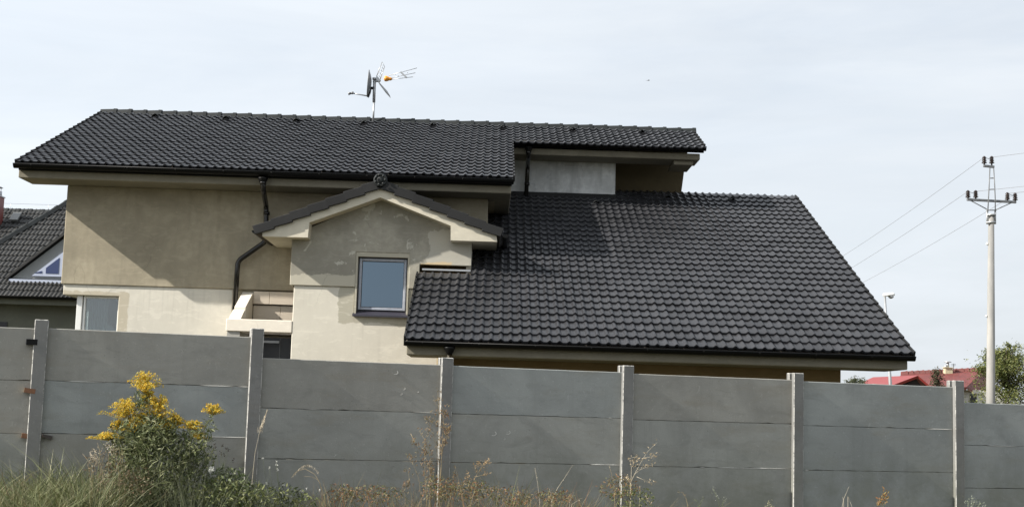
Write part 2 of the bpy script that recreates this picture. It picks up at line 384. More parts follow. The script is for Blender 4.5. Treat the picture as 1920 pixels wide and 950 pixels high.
# ================================================================ THE HOUSE
house = thing('detached_house', (-1, 24.64, 0), 'unfinished grey and beige rendered house with charcoal tiled roofs behind the concrete fence', 'house')
SL, SU = .4590, .4030
XU0, XUm, XU1 = -8.51, .34, 4.29
YUe, ZUe, YUr = 23.8, 4.036+EYE, 28.74
ZUr = ZUe+SU*(YUr-YUe)
def frame(s):
    a = math.atan(s); return Vector((1, 0, 0)), Vector((0, math.cos(a), math.sin(a))), Vector((0, -math.sin(a), math.cos(a)))
# --- walls
def wall_main(b):
    b.box(-7.85, -.10, 24.64, 32.8, JZ, 3.80+EYE)
one(wall_main, 'wall', M_up, house, .012)
def wall_gable(b):
    b.prism([(-7.83, 24.9, 3.79+EYE), (-7.83, 32.6, 3.79+EYE), (-7.83, YUr, ZUr-.25)], (7.85, 0, 0))
    b.box(-.097, 2.4, 28.32, 32.8, 2.2, 5.0+EYE)
one(wall_gable, 'gable_wall', M_up, house)
def wall_low(b):
    P = [(-6.79, 0), (-4.72, 0), (-4.72, JZ-.0), (-7.81, JZ), (-7.81, 1.785+EYE), (-6.79, 1.785+EYE)]
    b.prism([(x, 24.67, z) for x, z in P], (0, 8.0, 0))
one(wall_low, 'wall', M_low, house, .01)
# dormer and stair bay
DX0, DX1, DY = -3.49, -.352, 23.35
apx = at(713, 350, 23.0)
def dorm_up(b):
    zl = 2.62+EYE
    P = [(DX0, DY, JZ), (WX0, DY, JZ), (WX0, DY, WZ1), (WX1, DY, WZ1), (WX1, DY, JZ), (-1.25, DY, JZ), (-1.25, DY, at(840, 497, DY).z), (DX1, DY, at(840, 497, DY).z),
         (DX1, DY, 2.95+EYE), (apx.x, DY, apx.z-.12), (DX0, DY, 2.85+EYE)]
    b.prism(P, (0, .09, 0))
    b.box(DX0, DX0+.02, DY+.0905, 24.637, JZ, 2.9+EYE)
    b.box(DX1-.09, DX1-.001, DY+.0905, 25.5, 2.2+EYE, 2.9+EYE)
one(dorm_up, 'bay_wall', M_dup, house, .008)
def dorm_low(b):
    y = DY+.03; x0 = DX0+.07
    P = [(x0, 0), (-.59, 0), (-.59, 2.2), (-.80, 2.2), (-.80, JZ-.001), (WX1, JZ-.001), (WX1, WZ0), (WX0, WZ0), (WX0, JZ-.001), (x0, JZ-.001)]
    b.prism([(x, y, z) for x, z in P], (0, .2, 0))
one(dorm_low, 'bay_wall', M_dlow, house, .01)
# window in the bay: reveal, frame, pane, sill
win = MB()
yb = DY+.14
for (x0, x1, z0, z1) in ((WX0+.001, WX0+.035, WZ0, WZ1), (WX1-.03, WX1-.001, WZ0, WZ1), (WX0+.036, WX1-.031, WZ1-.075, WZ1-.001)):
    win.box(x0, x1, DY+.012, yb+.05, z0, z1)
window = win.build('window', M_dlow, house); tag(window, 'window reveal around the blue pane')
def rframe(b, x0, x1, z0, z1, y0, y1, w, wb=None):
    wb = wb or w
    b.box(x0, x0+w, y0, y1, z0, z1); b.box(x1-w, x1, y0, y1, z0, z1)
    b.box(x0+w, x1-w, y0, y1, z0, z0+wb); b.box(x0+w, x1-w, y0, y1, z1-w, z1)
fx0, fx1, fz0, fz1 = WX0+.036, WX1-.031, WZ0+.045, WZ1-.076
one(lambda b: rframe(b, fx0, fx1, fz0, fz1, yb-.046, yb+.05, .021), 'gasket', M_dfr, window)
one(lambda b: rframe(b, fx0+.022, fx1-.022, fz0+.045, fz1-.022, yb-.045, yb+.04, .045), 'frame', M_frame, window, .006)
one(lambda b: rframe(b, fx0+.062, fx1-.062, fz0+.090, fz1-.062, yb-.022, yb+.04, .012), 'gasket', M_dfr, window)
one(lambda b: b.box(fx0+.072, fx1-.072, yb, yb+.02, fz0+.099, fz1-.072), 'pane', M_glass, window)
one(lambda b: (b.prism([(WX0-.02, DY-.035, WZ0-.005), (WX0-.02, yb+.03, WZ0+.10), (WX0-.02, yb+.03, WZ0-.0), (WX0-.02, DY-.035, WZ0-.035)], (WX1-WX0+.03, 0, 0))), 'sill', M_sill, window)
# corner window of the ground floor
cx0, cx1 = at(143, 600, 24.8).x, -6.795
cw = MB(); rframe(cw, cx0+.12, cx1, .9+EYE-.8, 1.783+EYE, 24.78, 24.86, .035); cw.box(cx0, cx0+.10, 24.76, 24.88, .62+EYE, 1.783+EYE)
cw.box(cx0, cx0+.09, 24.95, 26.2, 1.70+EYE, 1.783+EYE); cw.box(cx0, cx0+.09, 24.95, 26.2, .62+EYE, .7+EYE)
cwin = cw.build('window', M_white, house, .006)
one(lambda b: b.box(cx0+.155, cx1-.035, 24.81, 24.82, .9, 1.75+EYE), 'pane', M_clear, cwin)
one(lambda b: b.box(cx0+.03, cx0+.04, 24.95, 26.2, .7+EYE, 1.70+EYE), 'pane', M_clear, cwin)
g = G('net_curtain'); g.col(g.mix(g.ramp(g.noise(1.5, 3, stretch=(14, 14, .3)), .35, .65), (.50, .54, .52), (.62, .66, .63))); g.rough(.9)
def curtain(b):
    n = 26; x0, x1 = cx0+.13, cx0+.13+.40
    vs = [(x0+(x1-x0)*i/n, 24.95+.018*math.sin(i*1.7), z) for z in (.9, 1.75+EYE) for i in range(n+1)]
    b.add(vs, [(i, i+1, n+2+i, n+1+i) for i in range(n)], True)
one(curtain, 'curtain', g.m, cwin)
one(lambda b: b.box(cx0+.11, cx1, 25.3, 25.33, .9, 1.78+EYE), 'blind', plain('grey_blind', (.34, .36, .39), .8), cwin)

# --- garage wing
def garage(b):
    b.box(-.59, 5.68, 21.66, 28.2, 0, .755+EYE)
    b.prism([(-.30, 23.45, .756+EYE), (-.30, 28.2, .756+EYE), (-.30, 28.2, 4.3+EYE), (-.30, 23.45, 2.1+EYE)], (5.9, 0, 0))
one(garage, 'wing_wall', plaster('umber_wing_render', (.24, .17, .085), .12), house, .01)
def lowbox(b):
    b.box(-1.25, 6.40, 20.50, 21.66, .735+EYE, .90+EYE)
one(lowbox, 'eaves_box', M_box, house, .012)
# lower roof
U, V, Nn = frame(SL)
LOr = Vector((-1.262, 20.42, .945+EYE)); LL = .2775/math.cos(math.atan(SL))
NRL = 29; widthL = 6.458+1.262
def spanL(r):
    y = 20.42+(r+.9)*.2775
    return (0, widthL) if y < 23.36 else (-.35+1.262, widthL)
b = MB(); tiles(b, LOr, U, V, Nn, NRL, LL, spanL, module=widthL/26); roofL = b.build('roof', M_tile, house); tag(roofL, 'large lower roof slope over the wing')
b = MB(); top = NRL*LL
b.prism([LOr+Nn*-.003+U*.02, LOr+V*top+Nn*-.003+U*.02, LOr+V*top-Nn*.10+U*.02, LOr-Nn*.05+V*.03+U*.02], (.90, 0, 0)) if False else None
k1 = 10.4*LL
b.prism([LOr-Nn*.002+U*.02, LOr+V*k1-Nn*.002+U*.02, LOr+V*k1-Nn*.09+U*.02, LOr-Nn*.02+V*.05+U*.02], (.91, 0, 0))
b.prism([LOr-Nn*.002+U*.931, LOr+V*top-Nn*.002+U*.931, LOr+V*top-Nn*.09+U*.931, LOr-Nn*.02+V*.05+U*.931], (widthL-.95, 0, 0))
b.build('roof_deck', M_deck, roofL)
for a_ in ((NRL, LL, widthL, 1), (10, LL, 0, -1)):
    b = MB(); verge(b, LOr, U, V, Nn, *a_); b.build('verge_tile', M_verge, roofL)
def hood_at(par, o, U, V, Nn, u, v):
    b = MB(); hood(b, Vector(o)+U*u+V*v, U, V, Nn); b.build('vent_tile', M_cap, par)
hood_at(roofL, LOr, U, V, Nn, 2.12+1.262, 25.05*LL)
hood_at(roofL, LOr, U, V, Nn, 3.66+1.262, 27.0*LL)
hood_at(roofL, LOr, U, V, Nn, 5.0+1.262, 27.0*LL)
b = MB(); b.box(-1.2, -.36, 23.28, 23.349, 2.305+EYE, 2.335+EYE); b.build('flashing', M_steel, roofL)
b = MB(); gutter(b, -1.27, 6.47, 20.37, .925+EYE, .065); b.box(-1.24, 6.44, 20.44, 20.495, .87+EYE, .955+EYE); b.build('gutter', M_gut, house)
# upper roof
U, V, Nn = frame(SU)
UOr = Vector((XU0, YUe, ZUe)); NRU = 19; LU = ((YUr-YUe)/NRU)/math.cos(math.atan(SU)); lu = (YUr-YUe)/NRU
def spanU(r):
    if (r+.5)*lu+YUe < 27.05: return (0, XUm-XU0)
    return (0, XU1-XU0)
b = MB(); tiles(b, UOr, U, V, Nn, NRU, LU, spanU, module=(XU1-XU0)/43)
roofU = b.build('roof', M_tile, house); tag(roofU, 'long upper roof slope below the ridge')
b = MB(); ms_ = 13*LU
def slab(b, u0, u1, v0, v1, t=.08):
    b.prism([UOr+U*u0+V*v0-Nn*.002, UOr+U*u0+V*v1-Nn*.002, UOr+U*u0+V*v1-Nn*t, UOr+U*u0+V*v0-Nn*t], (u1-u0, 0, 0))
slab(b, .02, XUm-XU0-.02, .03, NRU*LU-.02); slab(b, XUm-XU0-.019, XU1-XU0-.02, ms_, NRU*LU-.02)
rz = ZUr-.0; b.prism([(XU0+.02, YUr+.01, rz), (XU0+.02, YUr+5.2, rz-5.2*SU), (XU0+.02, YUr+5.2, rz-5.2*SU-.08), (XU0+.02, YUr+.01, rz-.08)], (XU1-XU0-.04, 0, 0))
b.build('roof_deck', M_deck, roofU)
# rear slope, tiled as well
Vb = Vector((0, -V.y, V.z)); Nb = Vector((0, -Nn.y, Nn.z))
b = MB(); tiles(b, Vector((XU1, YUr+5.2, ZUr-5.2*SU)), Vector((-1, 0, 0)), Vector((0, -V.y, V.z)), Vector((0, -Nn.y, Nn.z)), 20, LU, lambda r: (0, XU1-XU0), ns=4)
tag(b.build('roof', M_tile, house), 'rear slope of the upper roof')
for a_ in ((NRU, LU, 0, -1, .09, .03, 0), (NRU, LU, XU1-XU0, 1, .09, .03, 13), (13, LU, XUm-XU0, 1, .06, .03, 0)):
    b = MB(); verge(b, UOr, U, V, Nn, *a_); b.build('verge_tile', M_verge, roofU)
b = MB(); caps(b, (XU0-.03, YUr, ZUr+.025), (XU1+.03, YUr, ZUr+.025), 40, .12, .075); b.build('ridge_cap', M_cap, roofU)
for px, py in ((290, 218), (423, 223), (555, 229), (683, 232), (812, 238), (944, 241), (1074, 246), (1203, 250)):
    X = at(px, py, 28.2).x; hood_at(roofU, UOr, U, V, Nn, X-XU0, 17.1*LU)
b = MB(); gutter(b, XU0-.02, XUm+.01, 23.74, ZUe-.025, .075); b.box(XU0+.03, XUm-.02, 23.83, 23.895, ZUe-.11, ZUe+.0); b.build('gutter', M_gut, house)
zs = ZUe+SU*(27.14-YUe)+.02
b = MB(); gutter(b, XUm+.005, XU1+.03, 27.09, zs-.02, .075); b.box(XUm+.03, XU1, 27.17, 27.225, zs-.11, zs+.01); b.build('gutter', M_gut, house)
def upbox(b):
    zb, zt = 3.795+EYE, 3.985+EYE
    b.box(-8.50, .31, 23.90, 24.64, zb, zt)
    b.box(-.099, .31, 24.6405, 27.948, zb, zt)
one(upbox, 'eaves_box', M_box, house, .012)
def upbox2(b):
    z0 = at(1313, 300, 27.23).z
    b.box(.312, 4.22, 27.23, 27.948, z0, z0+.13)
    b.box(3.7, 4.10, 27.35, 28.2, z0-.09, z0-.001)
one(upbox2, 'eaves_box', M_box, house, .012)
# raw cement wall and recess at the right end
pw = at(1153, 377, 27.95)
one(lambda b: b.box(-.098, pw.x, 27.95, 28.3, 4.2+EYE, 5.42+EYE), 'upper_wall', M_panel, house, .01)
one(lambda b: b.box(-.05, pw.x+.01, 27.86, 27.949, 4.30+EYE, 4.475+EYE), 'flashing', M_gut, house)
a1, a2 = at(1289, 300, 28.75), at(1275, 372, 28.75)
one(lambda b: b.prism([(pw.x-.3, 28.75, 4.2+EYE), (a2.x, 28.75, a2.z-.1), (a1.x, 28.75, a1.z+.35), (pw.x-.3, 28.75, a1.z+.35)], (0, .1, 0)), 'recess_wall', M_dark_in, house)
one(lambda b: b.box(-.04, 6.3, 28.86, 32.6, 0, 4.35+EYE), 'wing_wall', M_up, house)
for (x0_, x1_, y_, z_, r_) in ((XU0+.3, XUm-.1, 23.74, ZUe-.025, .075), (XUm+.3, XU1-.1, 27.09, zs-.02, .075), (-1.0, 6.3, 20.37, .925+EYE, .065)):
    x_ = x0_
    while x_ < x1_:
        b = MB(); b.tube([(x_, y_-math.cos(math.pi*k/8)*(r_+.005), z_-math.sin(math.pi*k/8)*(r_+.005)) for k in range(0, 9)], .005, 4); b.build('gutter_bracket', M_gut, house); x_ += .85
# --- dormer roof
dl, dr = at(475, 425, 22.97), at(943, 430, 22.97); da = at(713, 336, 22.97)
for sgn, end in ((1, dl), (-1, dr)):
    run = Vector((da.x-end.x, 0, da.z-end.z)); ln = run.length; Vd = run.normalized(); Ud = Vector((0, -1 if sgn > 0 else 1, 0)); Nd = Ud.cross(Vd)
    if Nd.z < 0: Nd = -Nd
    o = Vector(end); o -= Nd*.085
    yback = 24.62 if sgn > 0 else 24.73
    u0, u1 = (-(yback-22.99), 0) if sgn > 0 else (0, yback-22.99)
    b = MB(); nr = 7; tiles(b, Vector((o.x, 22.99, o.z)), Ud, Vd, Nd, nr, ln/nr, lambda r: (u0, u1))
    rd = b.build('dormer_roof', M_tile, house)
    b = MB(); oo = Vector((o.x, 23.02, o.z))
    b.prism([oo-Nd*.06, oo+Vd*ln-Nd*.06, oo+Vd*ln, oo], (0, yback-23.02, 0)); b.build('roof_deck', M_deck, rd)
    b = MB()
    nn = 7
    for r in range(nn):                     # verge tiles seen from the front, each lapping over the one below
        c0 = Vector(end)+Vd*(r*ln/nn-.012)+Nd*.016; c1 = Vector(end)+Vd*((r+1)*ln/nn+.0)-Nd*.010
        P = [c0, c1, c1-Nd*.155, c0-Nd*.15]
        b.prism([(p.x, 22.93, p.z) for p in P], (0, .10, 0))
    b.build('verge_tile', M_verge, rd, .006)
fin = MB(); fc = at(713, 337, 22.90)
fin.lathe(fc+Vector((0, .06, 0)), [(.06, 0), (.115, .0), (.12, .03), (.10, .05), (.085, .03), (.06, .035), (.045, .06), (.02, .065)], 20, Vector((0, -1, 0)))
for k in range(7):
    a = k*2*math.pi/7; q = fc+Vector((math.cos(a)*.085, -.005, math.sin(a)*.085)); fin.lathe(q, [(.022, 0), (.024, .015), (.008, .028)], 7, Vector((0, -1, 0)))
fin.build('finial', M_cap, rd)
b = MB(); caps(b, (da.x, 22.97, da.z+.0), (da.x, 24.0, da.z+.0), 3, .11, .07); b.build('ridge_cap', M_cap, rd)
# cream boards of the gable
bp = [at(x, y, 23.0) for x, y in ((492, 426), (713, 349), (931, 437), (932, 453), (845, 450.5), (845, 423), (713, 370), (580, 417), (577, 445), (492, 443))]
b = MB()
def quad(i): return [bp[j] for j in i]
for idx in ((0, 1, 6, 7), (1, 2, 5, 6), (0, 7, 8, 9), (2, 3, 4, 5)): b.prism(quad(idx), (0, .345, 0))
b.build('barge_board', M_barge, rd)
b = MB()
z0 = bp[9].z; zz = bp[3].z
b.box(bp[9].x, DX0-.001, 23.346, 24.638, z0, z0+.10); b.build('eaves_box', M_barge, house)
b = MB(); b.box(DX1, bp[3].x-.003, 23.346, 24.8, zz+.0, zz+.10)
b.build('eaves_box', M_barge, house)
# dormer's small gutters
for x, z in ((at(478, 432, 22.95).x, at(478, 432, 22.95).z), (at(944, 437, 22.95).x+.04, at(944, 440, 22.95).z)):
    b = MB(); n = 8; r = .055; prof = [(-math.cos(math.pi*i/n)*r, -math.sin(math.pi*i/n)*r) for i in range(n+1)]
    b.add([(x+p, y, z+q) for y in (22.94, 24.6) for p, q in prof], [(i, i+1, n+2+i, n+1+i) for i in range(n)])
    b.add([(x+p, y_, z+q) for y_ in (22.94,) for p, q in prof], [tuple(range(n+1))])
    b.build('gutter', M_gut, house)
# --- downpipes
def pipe(pts, r=.045, coll=()):
    b = MB(); P = [Vector(p) for p in pts]; Q = [P[0]]
    for i in range(1, len(P)-1):
        a_, c_ = (P[i-1]-P[i]), (P[i+1]-P[i]); k = min(.09, a_.length*.4, c_.length*.4)
        s0, s1 = P[i]+a_.normalized()*k, P[i]+c_.normalized()*k
        for t in (0, .25, .5, .75, 1): Q.append((1-t)**2*s0+2*t*(1-t)*P[i]+t*t*s1)
    Q.append(P[-1]); b.tube(Q, r, 12)
    for c_ in coll:
        d = Vector((0, 0, 1)); b.tube([Vector(c_)-d*.03, Vector(c_)+d*.03], r*1.28, 12)
    b.build('downpipe', M_pipe, house)
pA = at(493, 332, 23.74); 
pipe([pA, at(494, 358, 23.76), at(499, 385, 24.5), at(499, 452, 24.5), at(446, 489, 24.52), at(440, 580, 24.5)], .046,
     (at(493, 343, 23.74), at(500, 400, 24.5), at(499, 447, 24.5)))
pipe([at(991, 276, 27.1), at(991, 292, 27.12), at(989.5, 312, 27.82), at(986, 378, 27.82)], .045, (at(991, 286, 27.1), at(988, 345, 27.82)))
pipe([at(843, 652, 20.37), at(843, 661, 20.4), at(843, 676, 21.55), (at(843, 676, 21.55).x, 21.55, 0)], .045, (at(843, 667, 20.9),))
for (x, y, Y) in ((493, 333, 23.74), (991, 275, 27.1), (843, 650, 20.37)):
    b = MB(); q = at(x, y, Y); b.lathe((q.x, q.y, q.z-.05), [(.045, -.07), (.05, -.05), (.09, .03), (.09, .045)], 12); b.build('gutter_outlet', M_gut, house)
# --- entry canopy of white blocks
E0, E1 = at(423, 606, 23.33), at(550, 606, 23.33)
zt, zb = at(440, 597, 23.33).z, at(440, 620, 23.33).z
b = MB(); b.box(E0.x, DX0+.068, 23.372, 23.55, zb, zt); b.build('canopy_beam', M_block, house, .008)
b = MB()
ck = [(23.5505, zb), (23.5505, zt), (23.95, zt+.20), (23.95, zt+.24), (24.66, zt+.56), (24.66, zb)]
b.prism([(E0.x, y, z) for y, z in ck[:3]]+[(E0.x, 23.95, zb)], (.21, 0, 0))
b.prism([(E0.x+.02, 23.951, zb), (E0.x+.02, 23.951, zt+.25), (E0.x+.02, 24.66, zt+.57), (E0.x+.02, 24.66, zb)], (.20, 0, 0))
b.build('canopy_cheek', M_block, house, .006)
# back wall of the niche, in blocks with joints
b = MB()
zj = at(500, 571, 24.6).z
x = E0.x+.23
for w_ in (.30, .46, .46, .2):
    x2 = min(x+w_-.006, DX0+.068)
    b.box(x, x2, 24.60, 24.74, zj+.01, JZ-.03); x += w_
    if x > DX0: break
x = E0.x+.23
b2 = [.5, .5, .4]
for w_ in b2:
    x2 = min(x+w_-.005, DX0+.068); b.box(x, x2, 24.66, 24.74, zb+.02, zj-.012); x += w_
    if x > DX0: break
b.build('block_wall', M_blockp, house, .004)
b = MB(); b.box(E0.x+.22, DX0+.068, 24.745, 24.9, 0, JZ-.0); b.box(E0.x-.3, E0.x+.215, 24.70, 24.9, 0, JZ-.001); b.build('niche_wall', M_up, house)
b = MB(); b.box(E0.x+.02, E0.x+.24, 23.4, 24.6, 0, zb-.002); b.build('pier', plaster('grey_pier', (.33, .32, .29), .1), house)
dt = MB(); dt.box(E0.x+.26, DX0-.02, 24.40, 24.46, 0, zb-.05); door = dt.build('door', M_door, house, .004)
hb = at(497, 640, 24.3), at(523, 640, 24.3)
b = MB(); b.box(hb[0].x-.3, hb[1].x, 24.30, 24.33, hb[0].z-.02, hb[0].z+.02); b.box(hb[1].x-.05, hb[1].x-.03, 24.33, 24.40, hb[0].z-.01, hb[0].z+.01); b.build('handle', M_steel, door)
b = MB(); b.box(hb[1].x+.0, hb[1].x+.012, 24.392, 24.399, 0, zb-.05); b.build('trim', M_steeld, door)

# ================================================================ ANTENNA
AY = 28.6
ab = at(700, 219, AY); sc = AY/FPX
ant = thing('aerial_mast', ab, 'steel mast on the ridge carrying a dish and an orange centred aerial', 'antenna')
def ap(x, y, dy=0): return at(x, y, AY+dy)
b = MB(); b.tube([ab-Vector((0, 0, .1)), ap(701.5, 190)], .020, 8); b.tube([ap(701, 192), ap(702.3, 148)], .032, 8); b.tube([ap(702, 150), ap(702.2, 146)], .045, 8); b.build('mast', M_steel, ant)
# dish seen almost edge-on
c0, c1 = ap(691.5, 132), ap(689, 181); cen = (c0+c1)/2; rad = (c0-c1).length/2
axd = Vector((-.995, -.065, .04)).normalized(); u = Vector((0, 1, 0)); u = (u-axd*u.dot(axd)).normalized(); w = axd.cross(u)
b = MB(); vs = []; nR, nA = 6, 28
for i in range(nR+1):
    q = i/nR
    for k in range(nA):
        a = 2*math.pi*k/nA; vs.append(cen+(u*math.cos(a)*.92+w*math.sin(a))*rad*q+axd*(.075*(q*q-1)))
fs = [(i*nA+k, i*nA+(k+1) % nA, (i+1)*nA+(k+1) % nA, (i+1)*nA+k) for i in range(nR) for k in range(nA)]
b.add(vs, fs, True); b.tube([vs[nR*nA+k] for k in range(nA)]+[vs[nR*nA]], .010, 5)
dish = b.build('dish', plain('grey_dish_paint', (.20, .21, .22), .45), ant)
sm_ = dish.modifiers.new('solid', 'SOLIDIFY'); sm_.thickness = .006
b = MB(); b.tube([ap(688, 180), ap(661, 175)], .014, 6); b.build('feed_arm', M_steel, dish)
b = MB(); b.tube([ap(663, 174), ap(659, 175)], .03, 8); b.tube([ap(659, 175), ap(653, 176)], [.02, .035], 8); b.build('receiver', M_steeld, dish)
b = MB(); b.prism([ap(690.5, 164, .0), ap(696, 165), ap(695, 172), ap(691, 182), ap(688.5, 181)], (0, .09, 0)); b.obox(ap(697.5, 165.5), (1, 0, 0), .06, .03, .025); b.build('bracket', M_gut, dish)
# yagi aerial: corner reflector, orange dipole box, triple boom with directors
yg = MB(); yg.tube([ap(699, 153.5), ap(709, 152.5)], .02, 6); yg.obox(ap(709, 149.5), (.6, 0, -.75), .055, .045, .03)
yagi = yg.build('aerial', M_steel, ant)
b = MB()
A0, A1, B0, B1 = ap(706, 144), ap(716.5, 116.5), ap(712, 152), ap(721, 125.5)
for p, q in ((A0, A1), (B0, B1)): b.tube([p, q], .009, 5)
for i in range(6):
    t = i/5; b.tube([A0.lerp(A1, t), B0.lerp(B1, t)+Vector((0, .0, 0))], .006, 5)
b.build('reflector', M_steel, yagi)
b = MB(); A0, A1 = ap(708.5, 151.5), ap(731, 179)
b.prism([A0, A0.lerp(A1, .75)+Vector((.012, 0, .012)), A1, A0.lerp(A1, .6)+Vector((-.008, 0, -.008))], (0, .28, 0)); b.build('reflector', M_steel, yagi)
b = MB(); oc = ap(727, 148); b.lathe(ap(720, 147.5), [(.02, 0), (.055, .012), (.062, .05), (.05, .09), (.035, .115), (.038, .14), (.02, .175)], 12, Vector((1, 0, -.03)))
g = G('orange_plastic'); g.col((.75, .30, .03)); g.rough(.4); b.build('dipole_box', g.m, yagi)
b = MB()
for (p, q) in (((729, 142), (781, 128)), ((735, 146), (778, 137)), ((735, 149), (774, 144.5))): b.tube([ap(*p), ap(*q)], .0065, 5)
for (p, q) in (((741, 140), 1), ((747, 143), 1), ((754, 147), 1), ((764, 137), 1), ((781, 128), 1), ((778, 137), 1), ((774, 144.5), 1)):
    b.tube([ap(*p, -.09)+Vector((0, 0, .008)), ap(*p, .09)], .008, 5)
b.obox(ap(757, 140.5), (.75, 0, -.68), .09, .03, .014)
b.build('director', M_steel, yagi)

# ================================================================ FENCE
AL = .29; FX, FY = -4.2965, 12.99925
FD = {-2: -4.04, -1: -2.02, 0: 0, 1: 2.045, 2: 4.017, 3: 6.052, 4: 8.133, 5: 10.267, 6: 12.297, 7: 14.327, 8: 16.357}
FS = 2.03
fd = Vector((math.cos(AL), math.sin(AL), 0)); fn = Vector((math.sin(AL), -math.cos(AL), 0))
def fp(i, off=0, z=0):
    k = max(-2, min(7, math.floor(i))); s_ = FD[k]+(FD[k+1]-FD[k])*(i-k)
    return Vector((FX, FY, 0))+fd*s_+fn*off+Vector((0, 0, z))
fence = thing('concrete_fence', fp(0), 'grey precast concrete panel fence stepping down to the right in front of the house', 'fence')
tops = {-2: 0.606, -1: 0.606, 0: 0.614, 1: 0.41, 2: 0.406, 3: 0.396, 4: 0.384, 5: 0.206, 6: 0.206, 7: 0.206}
posts = {-1: 0.69, 0: 0.69, 1: 0.7, 2: 0.485, 3: 0.48, 4: 0.473, 5: 0.461, 6: 0.296, 7: 0.296}
def pan(i, k, zt):
    """one slab with a slightly wavering, chipped lower and upper edge"""
    b = MB(); rnd = random.Random(i*17+k*5); n = 26; a0, a1 = .035/FS*1.0, 1-.035/FS
    zb_ = zt-.4962; y0, y1 = -.022, .022
    rows = []
    c = .006 if k == 0 else .0002
    for j in range(n+1):
        t = a0+(a1-a0)*j/n; wt = rnd.uniform(-.0016, .0016)*(1 if k else .6); wb = rnd.uniform(-.0022, .0022)
        if rnd.random() < .06: wb += .005
        rows.append([fp(i+t, -y0, zb_+.002+wb), fp(i+t, -y0, zt-c+wt), fp(i+t, -y0-c, zt+wt), fp(i+t, -y1, zt+wt-(.007 if k else 0)), fp(i+t, -y1, zb_-.006), fp(i+t, -y0-.002, zb_+wb)])
    m = 6; vs = [p for r_ in rows for p in r_]
    fs = [(j*m+q, (j+1)*m+q, (j+1)*m+(q+1) % m, j*m+(q+1) % m) for j in range(n) for q in range(m)]+[tuple(range(m)), tuple(range(n*m, n*m+m))[::-1]]
    b.add(vs, fs)
    o = b.build('concrete_panel', M_conc[rnd.choice((0, 0, 1, 2))] if i < 4 else M_conc[1], fence)
    return o
for i, z in tops.items():
    for k in range(4): pan(i, k, z+EYE-k*.5)
# pale lips along some joints: light mortar, and sunlit edges put into the colour
lips = {(0, 1): [(.12, .3), (.74, .9), (.92, .99)], (0, 2): [(.72, 1.)], (-1, 1): [], (1, 1): [(.26, .34), (.83, .99)], (2, 2): [(.8, .98)], (3, 2): [(.43, .46), (.53, .97)],
        (4, 1): [(.8, .98)], (5, 1): [(.2, .42)], (2, 1): [(.9, .92)], (4, 2): [(.05, .08)]}
for (i, k), segs_ in lips.items():
    rnd = random.Random(i*3+k)
    for s0, s1 in segs_:
        b = MB(); n = max(2, int((s1-s0)*24)); z = tops[i]+EYE-k*.5+.001; S0 = [.0035+rnd.uniform(-.002, .002) for _ in range(n+1)]
        ring = []
        for j in range(n+1):
            t0 = s0+(s1-s0)*j/n; h = S0[j] if 0 < j < n else .0006
            ring.append([fp(i+t0, .021, z-h), fp(i+t0, .027, z-h*.6), fp(i+t0, .027, z+h*.4), fp(i+t0, .021, z+h)])
        b.add([p for q in ring for p in q], [(a*4+q, a*4+(q+1) % 4, a*4+4+(q+1) % 4, a*4+4+q) for a in range(n) for q in range(4)])
        b.build('mortar_sunlit_lip', M_chip_lit, fence)
# shell-shaped spalls on a few slabs
for (px, py, i, rr) in ((742, 698, 1, .028), (757, 728, 1, .02), (752, 738, 1, .016), (925, 812, 2, .035), (952, 810, 2, .03), (945, 822, 2, .016), (783, 734, 1, .012), (627, 853, 1, .014)):
    k_ = at(px, py, 1.0)-Vector((0, 0, EYE)); n0 = fp(0, .022)
    t = n0.dot(fn)/k_.dot(fn); c = k_*t+Vector((0, 0, EYE)); b = MB()
    for q in range(9):
        a = R(-120+q*20); a2 = R(-120+(q+1)*20)
        P = [c+fd*math.cos(x)*r_+Vector((0, 0, math.sin(x)*r_*.75)) for x, r_ in ((a, rr), (a2, rr), (a2, rr*.72), (a, rr*.72))]
        b.prism(P, fn*.004*math.sin(math.pi*(q+.5)/9))
    b.build('spall', M_chip_lit, fence)
for i, z in posts.items():
    b = MB(); w, d, s_ = .062, .058, .030; zt = z+EYE
    # H section: front flange, web, rear flange
    for (x0, x1, y0, y1) in ((-w, w, s_, s_+d), (-.028, .028, -s_+.0005, s_-.0005), (-w, w, -s_-d, -s_)):
        P = [fp(i)+fd*x+fn*y for x, y in ((x0, y0), (x1, y0), (x1, y1), (x0, y1))]
        b.prism(P, (0, 0, zt))
    o = b.build('post', [M_post, M_arris], fence, .006, 1); o.modifiers[0].material = 1
# wedges driven between post and slab
def wedge(p, dx, ln, h, dp, mats, label, tilt=0):
    b = MB(); c = p; ax = (fd+Vector((0, 0, tilt))).normalized()
    b.obox(c, ax, ln/2, dp/2, h/2); b.mi = 1; b.obox(c-ax*(ln/2+.001), ax, .0015, dp/2*.95, h/2*.95)
    o = b.build('wooden_wedge', mats); tag(o, label, 'wedge', 'wedges stuck beside the left fence post')
def onf(px, py, off=.05):
    k_ = at(px, py, 1.0)-Vector((0, 0, EYE)); t = fp(0, off).dot(fn)/k_.dot(fn); return k_*t+Vector((0, 0, EYE))
wedge(onf(60, 641, .06), 0, .10, .055, .06, [M_gut, M_steeld], 'dark metal stub beside the left fence post, highest of four')
wedge(onf(56, 732, .06), 0, .10, .045, .06, [M_wood, M_woodend], 'reddish wooden wedge beside the left fence post, middle of three on its left side', -.12)
wedge(onf(51, 817, .06), 0, .10, .045, .05, [M_wood, M_woodend], 'wooden wedge with pale cut end low beside the left fence post', -.15)
wedge(onf(89, 818, .05), 0, .09, .03, .05, [plain('wet_wood', (.05, .04, .035), .7), M_wood], 'thin dark wedge on the right side of the left fence post', -.2)

